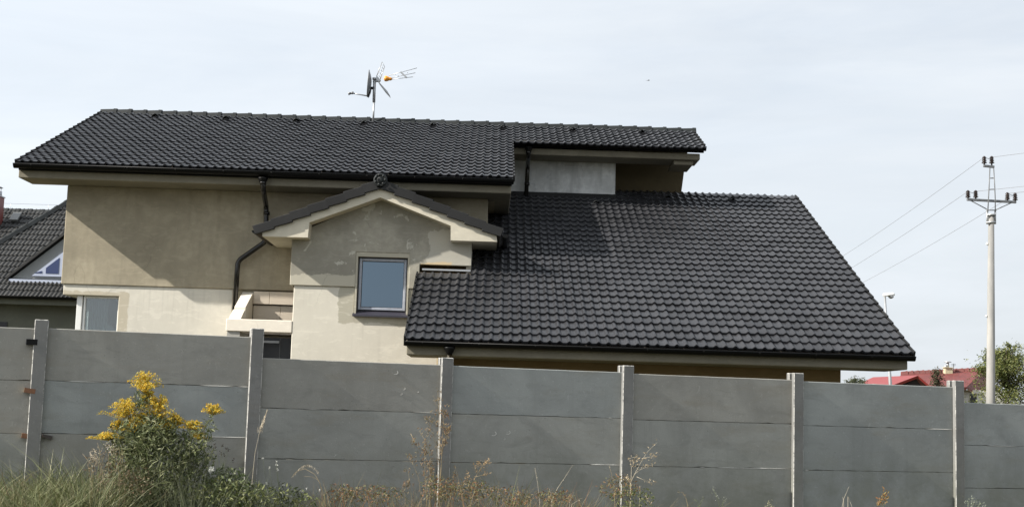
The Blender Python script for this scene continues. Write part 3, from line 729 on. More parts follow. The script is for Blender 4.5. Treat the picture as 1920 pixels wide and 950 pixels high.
# ================================================================ NEIGHBOUR HOUSE (left)
NY = 42.0; nb = thing('neighbour_house', (-16, NY+1, 0), 'neighbouring house with black tiled hip roof and triangular dormer window at the left edge', 'house')
ez = at(60, 557, NY).z
M_tile2 = tilemat('black_glazed_tile', (.036, .036, .035), .45, .25)
NS = .80
ea = math.atan(NS); Un, Vn, Nn2 = Vector((1, 0, 0)), Vector((0, math.cos(ea), math.sin(ea))), Vector((0, -math.sin(ea), math.cos(ea)))
def onN(x, y, z_off=0):            # point on the front roof plane
    k_ = at(x, y, 1.0)-Vector((0, 0, EYE)); t = ((ez-EYE)-NS*NY)/(k_.z-NS*k_.y); return k_*t+Vector((0, 0, EYE))
h0, h1 = onN(0, 457), onN(122, 385); hx = h1-h0
hipx = lambda y: h0.x+(y-h0.y)*hx.x/hx.y
LN = .33; x_left, x_right = hipx(NY), -9.6
nrn = int((h1.y+1.2-NY)/(LN*math.cos(ea)))
OrN = Vector((x_left, NY, ez))
def spanN(r):
    y = NY+(r+.3)*LN*math.cos(ea); return (max(0, hipx(y)-x_left), x_right-x_left)
b = MB(); tiles(b, OrN, Un, Vn, Nn2, nrn, LN, spanN, wave=.135, A=.04, ns=5)
rN = b.build('roof', M_tile2, nb)
topy = NY+nrn*LN*math.cos(ea); topz = ez+NS*(topy-NY)
b = MB(); b.prism([(x_left+.1, NY+.1, ez+.05), (hipx(topy), topy, topz-.03), (x_right, topy, topz-.03), (x_right, NY+.1, ez+.05)], (0, .12, -.1)); b.build('roof_deck', M_deck, rN)
b = MB(); caps(b, Vector((hipx(NY), NY, ez+.06)), Vector((hipx(topy), topy, topz+.08)), 17, .13, .08, Vector((-.5, -.3, .8))); b.build('ridge_cap', M_cap, rN)
# rear roof behind the hip
rz0 = at(60, 396, 50)
b = MB(); ob = Vector((-26, 46.2, rz0.z-(50-46.2)*NS)); nr2 = int(3.8/(LN*math.cos(ea)))+1
tiles(b, ob, Un, Vn, Nn2, nr2, LN, lambda r: (0, 12), wave=.15, A=.04, ns=5)
rN2 = b.build('roof', M_tile2, nb); tag(rN2, 'rear roof slope with the skylight')
b = MB(); caps(b, (-26, 50.05, rz0.z+.02), (at(103, 400, 50).x, 50.05, rz0.z+.02), 22, .13, .07); b.build('ridge_cap', M_cap, rN2)
b = MB(); b.tube([(-24, 50.05, rz0.z+.27), (-14, 50.05, rz0.z+.27)], .006, 4)
for x in (-19.5, -18, -16.6): b.tube([(x, 50.05, rz0.z), (x, 50.05, rz0.z+.28)], .006, 4)
b.build('lightning_rod', M_steel, rN2)
def onN2(x, y):
    k_ = at(x, y, 1.0)-Vector((0, 0, EYE)); t = ((ob.z-EYE)-NS*ob.y)/(k_.z-NS*k_.y); return k_*t+Vector((0, 0, EYE))
b = MB(); s0, s1 = onN2(18, 418), onN2(42, 405)
b.prism([Vector((s0.x, s0.y, s0.z))+Nn2*.1, Vector((s1.x, s0.y, s0.z))+Nn2*.1, Vector((s1.x, s1.y, s1.z))+Nn2*.1, Vector((s0.x, s1.y, s1.z))+Nn2*.1], Nn2*.06); 
sk = b.build('skylight', plain('grey_skylight', (.16, .165, .16), .3), rN2)
ck0 = at(-4, 395, 49.0); b = MB(); b.box(ck0.x-.4, at(1, 395, 49).x, 48.8, 49.3, ck0.z-.8, at(0, 369, 49).z)
g = G('red_brick'); br = g.n('ShaderNodeTexBrick'); br.inputs['Scale'].default_value = 4
br.inputs['Color1'].default_value = (.20, .035, .03, 1); br.inputs['Color2'].default_value = (.15, .03, .025, 1); br.inputs['Mortar'].default_value = (.2, .15, .13, 1); g.l(g.co, br.inputs[0]); g.col(br.outputs[0])
ch = b.build('chimney', g.m, nb)
b = MB(); q = at(-3, 369, 49); b.tube([q, q+Vector((0, 0, .2))], .12, 10); b.box(q.x-.35, at(1, 395, 49).x+.02, 48.75, 49.35, q.z, q.z+.04)
b.tube([q+Vector((.08, 0, .1)), q+Vector((.08, 0, .34))], .012, 5); b.lathe(q+Vector((-.03, 0, .33)), [(.18, 0), (.1, .05), (.01, .06)], 12); b.build('chimney_cowl', M_steel, ch)
# triangular dormer
TD = NY-.0
ty = onN(60, 528).y; t0, t1, t2 = at(22, 521, ty), at(119, 525, ty), at(119, 448, ty)
t1 = Vector((t1.x+1.6, ty, t0.z)); sl = (t2.z-t0.z)/(t2.x-t0.x); tx = t1.x-.0
apex = Vector((t2.x+1.3, ty, t0.z+sl*(t2.x+1.3-t0.x)))
b = MB(); b.prism([t0, Vector((apex.x, ty, t0.z)), apex], (0, 1.0, 0)); b.prism([Vector((apex.x+.001, ty, t0.z)), Vector((2*apex.x-t0.x, ty, t0.z)), Vector((apex.x+.001, ty, apex.z))], (0, 1.0, 0))
dn_ = b.build('dormer', plain('grey_dormer_board', (.19, .20, .20), .7), nb)
b = MB()
for sg in (1, -1):
    e0 = Vector((t0.x-.12 if sg > 0 else 2*apex.x-t0.x+.12, ty-.12, t0.z-.04)); e1 = Vector((apex.x, ty-.12, apex.z+.09))
    dd = e1-e0; Vd = dd.normalized(); Ud = Vector((0, -1, 0)) if sg > 0 else Vector((0, 1, 0)); Nd = Ud.cross(Vd); Nd = Nd if Nd.z > 0 else -Nd
    b.prism([e0, e1, e1+Nd*.07, e0+Nd*.07], (0, 2.4, 0))
b.build('dormer_roof', M_tile2, dn_)
b = MB(); b.box(t0.x-.05, 2*apex.x-t0.x, ty-.10, ty-.001, t0.z-.20, t0.z-.03)
b.build('dormer_ledge', plain('pale_metal', (.42, .46, .56), .4), dn_)
def tw(px, py): return at(px, py, ty-.03)
b = MB(); q0, q1, q2 = tw(60, 517), Vector((apex.x, ty-.03, tw(60, 517).z)), None
off = .55
xr = at(116, 520, ty).x+.06
b.prism([Vector((q0.x, ty-.06, q0.z)), Vector((xr, ty-.06, q0.z)), Vector((xr, ty-.06, q0.z+(xr-q0.x)*sl))], (0, .055, 0)); wf = b.build('dormer_window', plain('pale_blue_frame', (.40, .44, .55), .5), dn_)
for (xa, xb) in ((66, 80), (87, 111)):
    b = MB(); xa_, xb_ = at(xa, 510, ty).x, at(xb, 510, ty).x; zz_ = q0.z+.09
    f = lambda x: q0.z+(x-q0.x)*sl-.10
    b.prism([(xa_, ty-.07, zz_), (xb_, ty-.07, zz_), (xb_, ty-.07, f(xb_)), (xa_, ty-.07, max(zz_+.01, f(xa_)))], (0, .008, 0)); b.build('pane', glass('navy_glass', (.03, .045, .12)), wf)
b = MB(); b.box(x_left+.6, -11.2, NY+.7, 50, 0, ez+.3); b.box(x_left+.0, x_right, NY+.10, NY+.699, ez-.22, ez+.06)
b.box(-25.5, -14.5, 46.6, 52.5, 0, ob.z+.2)
b.build('wall', plaster('dim_green_grey_render', (.13, .135, .11), .12), nb)
b = MB(); b.prism([(-26, 50.02, rz0.z-.03), (-26, 53.9, rz0.z-.03-3.88*NS), (-26, 53.9, rz0.z-.13-3.88*NS), (-26, 50.02, rz0.z-.13)], (12, 0, 0)); b.prism([(-26, 46.3, ob.z+.05), (-26, 50.0, rz0.z-.03), (-26, 50.0, rz0.z-.13), (-26, 46.3, ob.z-.05)], (12, 0, 0)); b.prism([(-25.5, 46.7, ob.z+.19), (-25.5, 53.3, ob.z+.19), (-25.5, 50, rz0.z-.16)], (10.9, 0, 0)); b.build('roof_deck', M_deck, rN2)
b = MB(); gutter(b, x_left-.05, x_right, NY-.05, ez+.02, .08); b.build('gutter', M_gut, nb)
b = MB(); q = at(6, 606, NY+.66); b.box(q.x-.8, q.x+.12, NY+.66, NY+.72, q.z-.8, q.z+.05); b.build('window', M_dfr, nb)

# ================================================================ UTILITY POLE
PY = 52.0; pb = at(1858, 790, PY); pole = thing('utility_pole', (pb.x, PY, 0), 'tall grey concrete utility pole with steel crossarm and brown insulators', 'utility pole')
def pp(x, y, dy=0): return at(x, y, PY+dy)
mc = G('pole_concrete'); mc.col(mc.mix(mc.ramp(mc.noise(3, 5, stretch=(1, 1, .2)), .3, .7), (.31, .30, .28), (.20, .198, .19))); mc.rough(.85)
b = MB(); b.tube([(pb.x, PY, 0), pp(1857.5, 750), pp(1858.5, 402)], [.20, .175, .112], 14); b.build('shaft', mc.m, pole)
b = MB()
for x in (1851, 1866): b.tube([pp(x, 420), pp(x, 395)], .035, 6)
for y in (403, 417): b.tube([pp(1849, y, -.1), pp(1867, y, -.1)], .03, 6); b.tube([pp(1858.5, y-1.5), pp(1858.5, y+1.5)], .165, 12)
b.build('clamp', M_steel, pole)
b = MB()
L1 = [(1852, 398), (1853, 378), (1854.5, 348), (1856, 315)]; L2 = [(1866, 398), (1866, 375), (1865, 350), (1863, 315)]
for Lx in (L1, L2):
    for dy in (-.1, .1): b.tube([pp(x, y, dy) for x, y in Lx], .022, 5)
for y, xa, xb in ((334, 1855, 1864), (355, 1854, 1865), (394, 1849, 1868)): b.tube([pp(xa, y), pp(xb, y)], .022, 5)
b.build('bracket', M_steeld, pole)
for (xa, ya, xb, yb_, r_) in ((1813, 374, 1905, 379, .045), (1844, 311, 1864, 313, .045)):
    b = MB(); b.obox((pp(xa, ya)+pp(xb, yb_))/2, pp(xb, yb_)-pp(xa, ya), (pp(xb, yb_)-pp(xa, ya)).length/2, .05, r_); b.build('crossarm', M_steeld, pole, .006)
for q0, q1 in ((pp(1820, 376), pp(1850, 392)), (pp(1899, 379), pp(1868, 393))):
    b = MB(); b.tube([q0, q1], .02, 5); b.build('brace', M_steeld, pole)
ins = [(1845.5, 309), (1859.5, 309), (1815, 373), (1829.5, 373), (1889, 377), (1903.5, 378)]
itop = []
for (x, y) in ins:
    q = pp(x, y); b = MB()
    pr = [(.03, -.02), (.03, .04)]
    for k in range(4): pr += [(.055, .05+k*.07), (.105-.008*k, .065+k*.07), (.10-.008*k, .085+k*.07), (.06, .10+k*.07)]
    pr += [(.045, .335), (.02, .35)]
    b.lathe(q, pr, 12); b.build('insulator', M_brown_ins, pole); itop.append(q+Vector((0, 0, .30)))
def wire(p, q, sag, label, name='overhead_wire'):
    p, q = Vector(p), Vector(q); n = 24; b = MB()
    b.tube([p.lerp(q, i/n)-Vector((0, 0, 4*sag*(i/n)*(1-i/n))) for i in range(n+1)], .0075, 5)
    tag(b.build(name, plain('aluminium_wire', (.22, .22, .23), .5, .3)), label, 'wire', 'wires of the utility pole')
far = Vector((1.6, 62, -1.9)); near = Vector((27, -43, 1.2))
for k, nm in ((0, 'topmost wire running left from the utility pole to behind the roof'), (2, 'middle wire running left from the utility pole to behind the roof'), (5, 'lowest wire running left from the utility pole to behind the roof')):
    wire(itop[k], itop[k]+far, .6, nm)
for k, nm in ((1, 'topmost wire leaving the utility pole towards the right edge'), (3, 'middle wire leaving the utility pole towards the right edge'), (4, 'short wire leaving the right crossarm end of the utility pole')):
    wire(itop[k], itop[k]+near, .7, nm)
b = MB()
for i, j in ((0, 1), (2, 3), (4, 5)):
    p, q = itop[i], itop[j]; b.tube([p, p.lerp(q, .5)+Vector((0, -.1, -.08)), q], .012, 5)
b.build('jumper', M_steeld, pole)
b = MB(); b.lathe(pp(1851, 457), [(.03, -.05), (.05, 0), (.03, .05)], 8); b.lathe(pp(1849.5, 592), [(.03, -.04), (.05, 0), (.03, .04)], 8); b.build('step_bolt', M_white, pole)

# the next pole of the line, far behind the house
pole2 = pole.copy(); S.collection.objects.link(pole2); pole2.location = pole.location+far
pole2['label'] = 'second concrete utility pole far behind the house at the other end of the wires'
for ch_ in list(pole.children):
    c_ = ch_.copy(); S.collection.objects.link(c_); c_.parent = pole2
pole['group'] = pole2['group'] = 'utility poles of the overhead line'

# ================================================================ STREET LAMP
LY = 45.0; lb = at(1669.5, 722, LY); lamp = thing('street_lamp', (at(1673, 790, LY).x, LY, 0), 'thin grey street lamp with white head rising behind the lower roof', 'street lamp')
b = MB(); b.tube([(at(1673, 790, LY).x, LY, 0), at(1669.5, 722, LY), at(1659, 556, LY)], [.06, .055, .035], 10); b.build('pole', M_steel, lamp)
b = MB(); p0, p1 = at(1656, 553.5, LY), at(1677.5, 552.5, LY); d = p1-p0
secs = [(0, .03, .04), (.06, .055, .05), (.4, .075, .055), (.8, .07, .055), (.95, .05, .045), (1, .02, .03)]
vs = []
for t, w_, h_ in secs:
    for k in range(10): a = 2*math.pi*k/10; vs.append(p0+d*t+Vector((0, math.cos(a)*w_*1.5, max(-.4, math.sin(a))*h_*1.5)))
b.add(vs, [(i*10+k, i*10+(k+1) % 10, (i+1)*10+(k+1) % 10, (i+1)*10+k) for i in range(5) for k in range(10)]+[tuple(range(10))[::-1], tuple(range(50, 60))], True)
b.build('lamp_head', M_white, lamp)
b = MB(); b.lathe(p0+d*.68+Vector((0, 0, -.09)), [(.03, -.03), (.08, 0), (.10, .05)], 10); b.build('lens', M_steel, lamp)

# ================================================================ RED ROOFED HOUSES
g = G('red_clay_tile'); wv = g.n('ShaderNodeTexWave'); wv.inputs['Scale'].default_value = 6; g.l(g.co, wv.inputs[0])
g.col(g.mix(g.ramp(g.noise(2, 5), .3, .7), (.13, .022, .018), (.18, .034, .026))); g.rough(.6); g.bump(wv.outputs[0], .6, .05); M_red = g.m
g = G('red_sheet_roof'); g.col(g.mix(g.noise(3, 4), (.24, .032, .030), (.29, .042, .036))); g.rough(.5); M_red2 = g.m
HY = 62.0; h = thing('red_roofed_bungalow', (at(1690, 740, HY).x, HY, 0), 'low bungalow with bright red hipped roof and dark gable opening', 'house')
def hp(x, y, Y=HY): return at(x, y, Y)
b = MB(); A = hp(1612, 718, 61); B = hp(1637, 706.5, 64); C = hp(1721, 703, 64); D = hp(1672, 722, 59); D2 = hp(1721, 703.5, 59)
zE = D.z-.35
b.prism([A, D, D2, C, B], (0, .05, -.12)); b.build('roof', M_red2, h)
b = MB(); Rr = hp(1743, 722, 59); b.prism([D2, Rr, Rr+Vector((0, 5, 0)), C], (.02, .05, -.12)); b.build('roof', M_red2, h)
b = MB(); b.prism([D+Vector((.25, .25, -.15)), D2+Vector((0, .25, -.12)), Rr+Vector((-.2, .25, -.15))], (0, .2, 0)); b.build('gable', plain('dark_timber', (.025, .018, .015), .8), h)
b = MB(); b.box(A.x+.4, Rr.x-.3, 60.2, 66, 0, A.z-.02); b.build('wall', plain('cream_wall', (.5, .46, .38), .9), h)
H2 = 74.0; h2 = thing('tiled_house', (at(1760, 740, H2).x, H2, 0), 'white walled house with dull red tiled roof and small chimney beyond the fence', 'house')
ra, rb_ = at(1690, 701, 78), at(1846, 693.5, 78); ea_, eb = at(1668, 733, 72), at(1812, 725, 72)
eb2 = at(1826, 712, 74)
b = MB(); b.prism([ea_, eb, at(1812, 725, 72)+Vector((.0, 0, 0)), rb_, ra], (0, .05, -.15)); 
roof2 = b.build('roof', M_red, h2)
b = MB(); b.prism([eb+Vector((.01, 0, 0)), rb_+Vector((.01, 0, 0)), rb_+Vector((4, 6, -2.6))], (0, .05, -.1)); b.build('roof', M_red, h2)
b = MB(); caps(b, ra+Vector((0, 0, .05)), rb_+Vector((0, 0, .05)), 15, .16, .12); b.build('ridge_cap', M_red, roof2)
b = MB(); b.box(ea_.x+.6, at(1835, 735, 74).x+1.5, 73.4, 82, 0, eb.z-.12); w2 = b.build('wall', plaster('white_wall', (.62, .60, .54), .06), h2)
q = at(1824, 743, 73.35); b = MB(); b.box(q.x-.13, q.x+.2, 73.3, 73.39, q.z-.9, q.z+.16); b.build('window', M_dfr, h2)
c = at(1777, 700, 77.5); b = MB(); b.box(c.x-.20, c.x+.22, 77.3, 77.7, c.z-.5, at(1777, 689.5, 77.5).z); b.box(c.x-.26, c.x+.28, 77.24, 77.76, at(1777, 689.5, 77.5).z, at(1777, 688.3, 77.5).z)
chm = b.build('chimney', plain('beige_brick', (.45, .40, .27), .9), roof2)
b = MB(); c = at(1777, 688, 77.5); b.tube([c, c+Vector((0, 0, .28))], .08, 8); b.lathe(c+Vector((0, 0, .28)), [(.22, 0), (.18, .05), (.02, .08)], 10); b.tube([c+Vector((-.12, 0, -.02)), c+Vector((-.12, 0, .12))], [.12, .07], 8); b.build('chimney_cowl', M_steel, chm)
am = thing('roof_aerial', at(1788, 697, 77.6), 'small thin aerial on the dull red roof beside the chimney', 'antenna')
b = MB(); b.tube([at(1788, 697, 77.6), at(1788, 681, 77.6)], .02, 5); b.build('mast', M_steeld, am)
b = MB(); 
for y in (682.5, 685): b.tube([at(1784, y, 77.6), at(1792, y-.4, 77.6)], .015, 4)
b.build('director', M_steeld, am)

# ================================================================ TREES
def tree(name, loc, H, cw, label, cols, n, seed, ls=.10, shape='round', trunk_r=.12, crown0=.25, cat='tree', spikes=0):
    rnd = random.Random(seed); t = thing(name, loc, label, cat); loc = Vector(loc)
    b = MB(); b.tube([loc, loc+Vector((rnd.uniform(-.1, .1), 0, H*.5)), loc+Vector((0, 0, H*.93))], [trunk_r, trunk_r*.6, trunk_r*.12], 8)
    tips = []
    nb_ = (64 if crown0 < .1 else 26) if shape == 'round' else 30
    for k in range(nb_):
        z = H*(crown0*.8+(.93-crown0*.8)*(k+.5)/nb_); a = k*2.4+rnd.random()
        if shape == 'cone': rr = cw*.5*(1-(z/H-crown0)/(1-crown0))*.95+.05
        else:
            q = (z/H-crown0)/(1-crown0); rr = cw*.5*max(.15, 1-max(0, q)**2.2)**.6*rnd.uniform(.75, 1.05) if crown0 < .1 else cw*.5*max(.12, math.sin(math.pi*min(1, max(.08, q*.8+.17))))*rnd.uniform(.7, 1.08)
        e_ = loc+Vector((math.cos(a)*rr, math.sin(a)*rr, z+rr*(.35 if shape == 'round' else -.05)))
        s_ = loc+Vector((0, 0, z*.9)); m_ = s_.lerp(e_, .5)+Vector((0, 0, .05*rr)); b.tube([s_, m_, e_], [trunk_r*.28, trunk_r*.16, trunk_r*.05], 5)
        tips.append((s_, e_, rr))
    for k in range(spikes):
        a = rnd.uniform(0, 6.28); r_ = rnd.uniform(.1, .75)*cw*.5; q = loc+Vector((math.cos(a)*r_, math.sin(a)*r_, H*(1-.25*(r_/cw*2)**1.5)*rnd.uniform(.84, 1)))
        s_ = loc+Vector((0, 0, H*.6)); b.tube([s_, q], [trunk_r*.2, .008], 4); tips.append((s_.lerp(q, .55), q, .35))
    b.build('trunk', plain('bark', (.10, .075, .055), .9, var=.3, bump=.5), t)
    b = MB(); cl = []
    for s_, e_, rr in tips:
        for j in range(4): q = s_.lerp(e_, rnd.uniform(.1 if crown0 < .1 else .35, 1.08)); cl.append((q, rnd.uniform(.12, .30)*max(.5, min(1.2, rr)) if shape == 'round' else rnd.uniform(.06, .16)))
    for k in range(n):
        c, r_ = rnd.choice(cl); v_ = Vector((rnd.gauss(0, 1), rnd.gauss(0, 1), rnd.gauss(0, .8)))*r_*.62
        d = Vector((rnd.uniform(-1, 1), rnd.uniform(-1, 1), rnd.uniform(-.8, .5))); v_ *= (1.5 if crown0 < .1 else 1); b.leaf(c+v_, d, Vector((rnd.uniform(-1, 1), rnd.uniform(-1, 1), 1)), ls*rnd.uniform(.7, 1.4), ls*rnd.uniform(.35, .6))
    b.build('crown', leafmat('leaf_'+name, cols), t)
tl = at(1887, 700, 58)
tree('broadleaf_tree', (tl.x, 58, 0), at(1885, 643, 58).z, 3.7, 'bushy yellow green tree behind the utility pole at the right edge',
     [(.06, .08, .025), (.11, .14, .04), (.22, .22, .06), (.15, .18, .07), (.2, .2, .11)], 19000, 3, .115, crown0=.06, spikes=46, trunk_r=.08)
tl = at(1757, 700, 48)
tree('young_conifer', (tl.x, 48, 0), at(1757, 674, 48).z, 1.15, 'slim young conifer standing in front of the red roofs', [(.035, .045, .025), (.07, .075, .04), (.11, .09, .05)], 3600, 5, .085, 'cone', .06, .15)
tl = at(1603, 700, 50)
tree('distant_shrub_tree', (tl.x, 50, 0), at(1603, 694, 50).z, 1.35, 'small grey green tree glimpsed under the right end of the lower roof', [(.05, .065, .035), (.11, .125, .07), (.17, .18, .11)], 5200, 8, .08, crown0=.3, trunk_r=.06)
tl = at(1740, 720, 47)
tree('low_bush', (tl.x, 47, 0), at(1742, 716, 47).z, .9, 'low brownish bush left of the slim conifer', [(.06, .05, .03), (.10, .09, .04)], 1200, 9, .07, crown0=.3, trunk_r=.04, cat='bush')

# ================================================================ BIRD
bq = at(1215.5, 151, 90)
def bird(b):
    b.tube([bq+Vector((-.08, .05, 0)), bq+Vector((-.03, .02, 0)), bq+Vector((.05, -.02, 0)), bq+Vector((.10, -.05, .01))], [.005, .024, .028, .01], 8)
    for s_ in (-1, 1):
        b.add([bq+Vector((.03, 0, .01)), bq+Vector((.02, s_*.08, .035)), bq+Vector((-.02+s_*-.03, s_*.2, .01)), bq+Vector((-.03, s_*.05, .008))], [(0, 1, 2, 3)])
    b.add([bq+Vector((-.07, .05, 0)), bq+Vector((-.15, .04, .0)), bq+Vector((-.14, .10, 0))], [(0, 1, 2)])
bo = MB(); bird(bo); tag(bo.build('bird', plain('dark_feathers', (.10, .10, .10), .8)), 'tiny dark bird flying in the pale sky right of the aerial', 'bird')
#VEG
# ================================================================ PLANTS ALONG THE FENCE
RV = random.Random(21)
def gp(px, Y):
    x = at(px, 900, Y).x; return Vector((x, Y, gz(x, Y)))
def sdir(zz=.3): return Vector((RV.uniform(-1, 1), RV.uniform(-1, 1), RV.uniform(-zz, zz)))
def leaves(b, cx, cy, rx, ry, Y, dep, n, ln, w=.3, up=0., shell=.0):
    """leaves scattered through an ellipsoid whose outline is given where it stands"""
    for _ in range(n):
        while True:
            a, c, d = RV.uniform(-1, 1), RV.uniform(-1, 1), RV.uniform(-1, 1)
            q = a*a+c*c+d*d
            if shell*shell < q < 1: break
        p = at(cx+a*rx, cy+c*ry, Y+d*dep)
        if p.z < .02: continue
        dd = sdir(.9)+Vector((0, 0, up)); l = ln*RV.uniform(.6, 1.4); b.leaf(p, dd, sdir(.2)+Vector((0, 0, 1)), l, l*w*RV.uniform(.7, 1.3))
def stalk(b, pts, Y, r=.004, root=True, ys=None):
    P = [at(x, y, (ys[i] if ys else Y)) for i, (x, y) in enumerate(pts)]
    if root: 
        f = gp(pts[0][0], Y); P = [f]+P
    m = len(P); b.tube(P, [r*(1-.75*i/(m-1)) for i in range(m)], 4); return P
def tuft(b, px, Y, h, n, spread, w=.008, lean=.5, wob=.25, hv=.35):
    for _ in range(n):
        f = gp(px, Y)+Vector((RV.gauss(0, spread), RV.gauss(0, spread*.6), 0)); f.z = gz(f.x, f.y)
        hh = h*RV.uniform(1-hv, 1.08); a = RV.uniform(0, 6.28); l = lean*hh*RV.uniform(.1, 1)
        tip = f+Vector((math.cos(a)*l, math.sin(a)*l*.6, hh*RV.uniform(.8, 1)))
        b.blade(f, tip, w*RV.uniform(.6, 1.3), Vector((math.cos(a)*.3*hh*lean, 0, -.35*hh*lean)), 4)
C_green = [(.05, .07, .022), (.11, .135, .05), (.20, .215, .10), (.14, .16, .075), (.33, .31, .19), (.07, .09, .03)]
C_straw = [(.20, .15, .075), (.30, .24, .13), (.13, .11, .045), (.10, .11, .035), (.26, .17, .09)]
C_rust = [(.16, .09, .045), (.24, .12, .06), (.15, .13, .06), (.24, .19, .11), (.09, .105, .035), (.12, .13, .05)]
C_dull = [(.035, .05, .022), (.07, .09, .04), (.12, .135, .075), (.16, .165, .11), (.055, .07, .03)]
ML_green, ML_straw, ML_rust, ML_dull = (leafmat('blades_green', C_green), leafmat('blades_straw', C_straw), leafmat('blades_rust', C_rust), leafmat('leaves_dull', C_dull))
M_stalk = plain('dry_stalk', (.27, .21, .12), .8); M_stalkg = plain('green_stalk', (.10, .12, .05), .7); M_stalkp = plain('bleached_stalk', (.42, .37, .28), .8)
M_fluff = leafmat('pale_plume', [(.42, .36, .27), (.55, .50, .40)], .8); M_whitef = leafmat('white_petals', [(.55, .55, .5), (.75, .75, .70)], .7)
M_seed = leafmat('dark_seedheads', [(.03, .022, .015), (.06, .045, .03)], .8)
# lush long grass at the left
b = MB()
for k in range(64):
    px = RV.uniform(-45, 200); Y = RV.uniform(11.4, 13.0); top = 872 if px < 60 else 858
    h = at(px, top, Y).z-gz(at(px, 900, Y).x, Y); tuft(b, px, Y, max(.3, h*RV.uniform(.75, 1.35)), 46, .075, .011, .9)
tag(b.build('grass', ML_green), kind='stuff')
b = MB()
for k in range(30):
    px = RV.uniform(-45, 230); Y = RV.uniform(11.6, 13.0); h = at(px, 865, Y).z-gz(at(px, 900, Y).x, Y); tuft(b, px, Y, max(.3, h*RV.uniform(.9, 1.45)), 16, .12, .008, 1.0)
tag(b.build('dry_grass', ML_straw), kind='stuff')
# low mixed weeds and straw along the whole fence
def cover(name, xs_, mat, n, hfun, w=.006, lean=.6, num=40):
    b = MB()
    for _ in range(n):
        px = RV.uniform(*xs_); Y = RV.uniform(11.7, 13.1+.00035*px); h = at(px, hfun(px), Y).z-gz(at(px, 900, Y).x, Y)
        tuft(b, px, Y, max(.2, h*RV.uniform(.85, 1.3)), num, .10, w, lean)
    tag(b.build(name, mat), kind='stuff')
def prof(px):
    K = [(150, 880), (380, 880), (470, 890), (520, 925), (590, 925), (640, 903), (700, 908), (780, 900), (850, 890), (930, 900), (980, 918), (1040, 912), (1090, 930), (1140, 905), (1200, 905), (1250, 935), (1330, 950), (1500, 965), (1920, 965)]
    for (a, ya), (c, yc) in zip(K, K[1:]):
        if a <= px <= c: return ya+(yc-ya)*(px-a)/(c-a)
    return 900
cover('low_weeds', (150, 620), ML_dull, 42, lambda p: prof(p)+6, .010, .5, 55)
cover('dry_grass', (560, 1290), ML_straw, 80, lambda p: prof(p)-2, .007, 1.1, 34)
cover('rusty_weeds', (590, 1220), ML_rust, 44, lambda p: prof(p)-2, .009, .5, 26)
b = MB()
for (cx_, cy_, rx_, ry_, n_) in ((700, 925, 60, 18, 500), (880, 920, 60, 22, 700), (960, 930, 40, 20, 350), (820, 915, 35, 26, 420), (1160, 915, 40, 26, 420), (1040, 930, 40, 16, 300), (640, 925, 30, 18, 250)): leaves(b, cx_, cy_, rx_, ry_, 12.6, .25, n_, .030, .35)
tag(b.build('rusty_leaves', ML_rust), kind='stuff')
cover('short_turf', (1150, 1990), ML_straw, 60, lambda p: 962, .006, .7, 30)
cover('short_turf', (600, 1990), ML_green, 60, lambda p: 958, .007, .6, 30)
b = MB(); leaves(b, 480, 935, 120, 26, 12.3, .5, 700, .04, .36); leaves(b, 420, 925, 80, 30, 12.2, .4, 800, .045, .36); leaves(b, 60, 945, 150, 26, 12.0, .5, 500, .04, .3)
leaves(b, 1190, 935, 45, 26, 12.6, .3, 300, .03, .4)
tag(b.build('leafy_undergrowth', leafmat('leaves_mid', [(.05, .07, .02), (.10, .125, .04), (.19, .20, .08), (.13, .14, .06)])), kind='stuff')
# --- goldenrod
YG = 12.25
gr = thing('goldenrod', gp(280, YG), 'tall goldenrod bush with yellow flower heads in front of the left part of the fence', 'plant')
heads = [(270, 722, 33, 24), (232, 772, 36, 24), (296, 770, 36, 26), (262, 790, 26, 14), (330, 790, 18, 14), (398, 770, 17, 12), (362, 800, 22, 10), (204, 820, 30, 8), (372, 820, 14, 10), (250, 802, 22, 14), (312, 800, 22, 16), (278, 748, 15, 14), (222, 800, 18, 12)]
b = MB()
for i, (hx, hy, rx, ry) in enumerate(heads):
    for q in range(1 if rx < 20 else 3):
        ox = (q-1)*rx*.5 if rx >= 20 else 0
        stalk(b, [(285+(hx-285)*.35+ox*.5, 930), (285+(hx-285)*.75+ox, 860), (hx+ox, hy+ry*.8), (hx+ox*.6, hy-ry*.3)], YG+RV.uniform(-.12, .12), .006)
for k in range(16):
    x0 = RV.uniform(215, 375); stalk(b, [(x0, 940), (x0+RV.uniform(-25, 25), 870), (x0+RV.uniform(-40, 40), RV.uniform(800, 850))], YG+RV.uniform(-.2, .2), .005)
b.build('stem', M_stalkg, gr)
b = MB()
leaves(b, 288, 875, 88, 85, YG, .35, 3600, .060, .20, .3); leaves(b, 300, 900, 110, 60, YG, .35, 900, .05, .18, .5)
leaves(b, 270, 820, 70, 45, YG, .25, 1500, .060, .24, .3); leaves(b, 365, 850, 40, 55, YG, .2, 800, .05, .3, .2)
leaves(b, 268, 752, 16, 22, YG, .08, 220, .05, .2, .5); leaves(b, 296, 805, 35, 26, YG, .15, 420, .055, .22, .4); leaves(b, 393, 800, 9, 32, YG, .06, 90, .045, .25, .4)
b.build('foliage', leafmat('leaves_goldenrod', [(.045, .06, .028), (.10, .125, .045), (.17, .19, .08), (.27, .28, .16), (.075, .095, .045)]), gr)
MY = leafmat('goldenrod_flowers', [(.66, .38, .03), (.72, .52, .05), (.52, .34, .04), (.42, .42, .08), (.62, .50, .22)], .7, .3)
ppm = YG/FPX
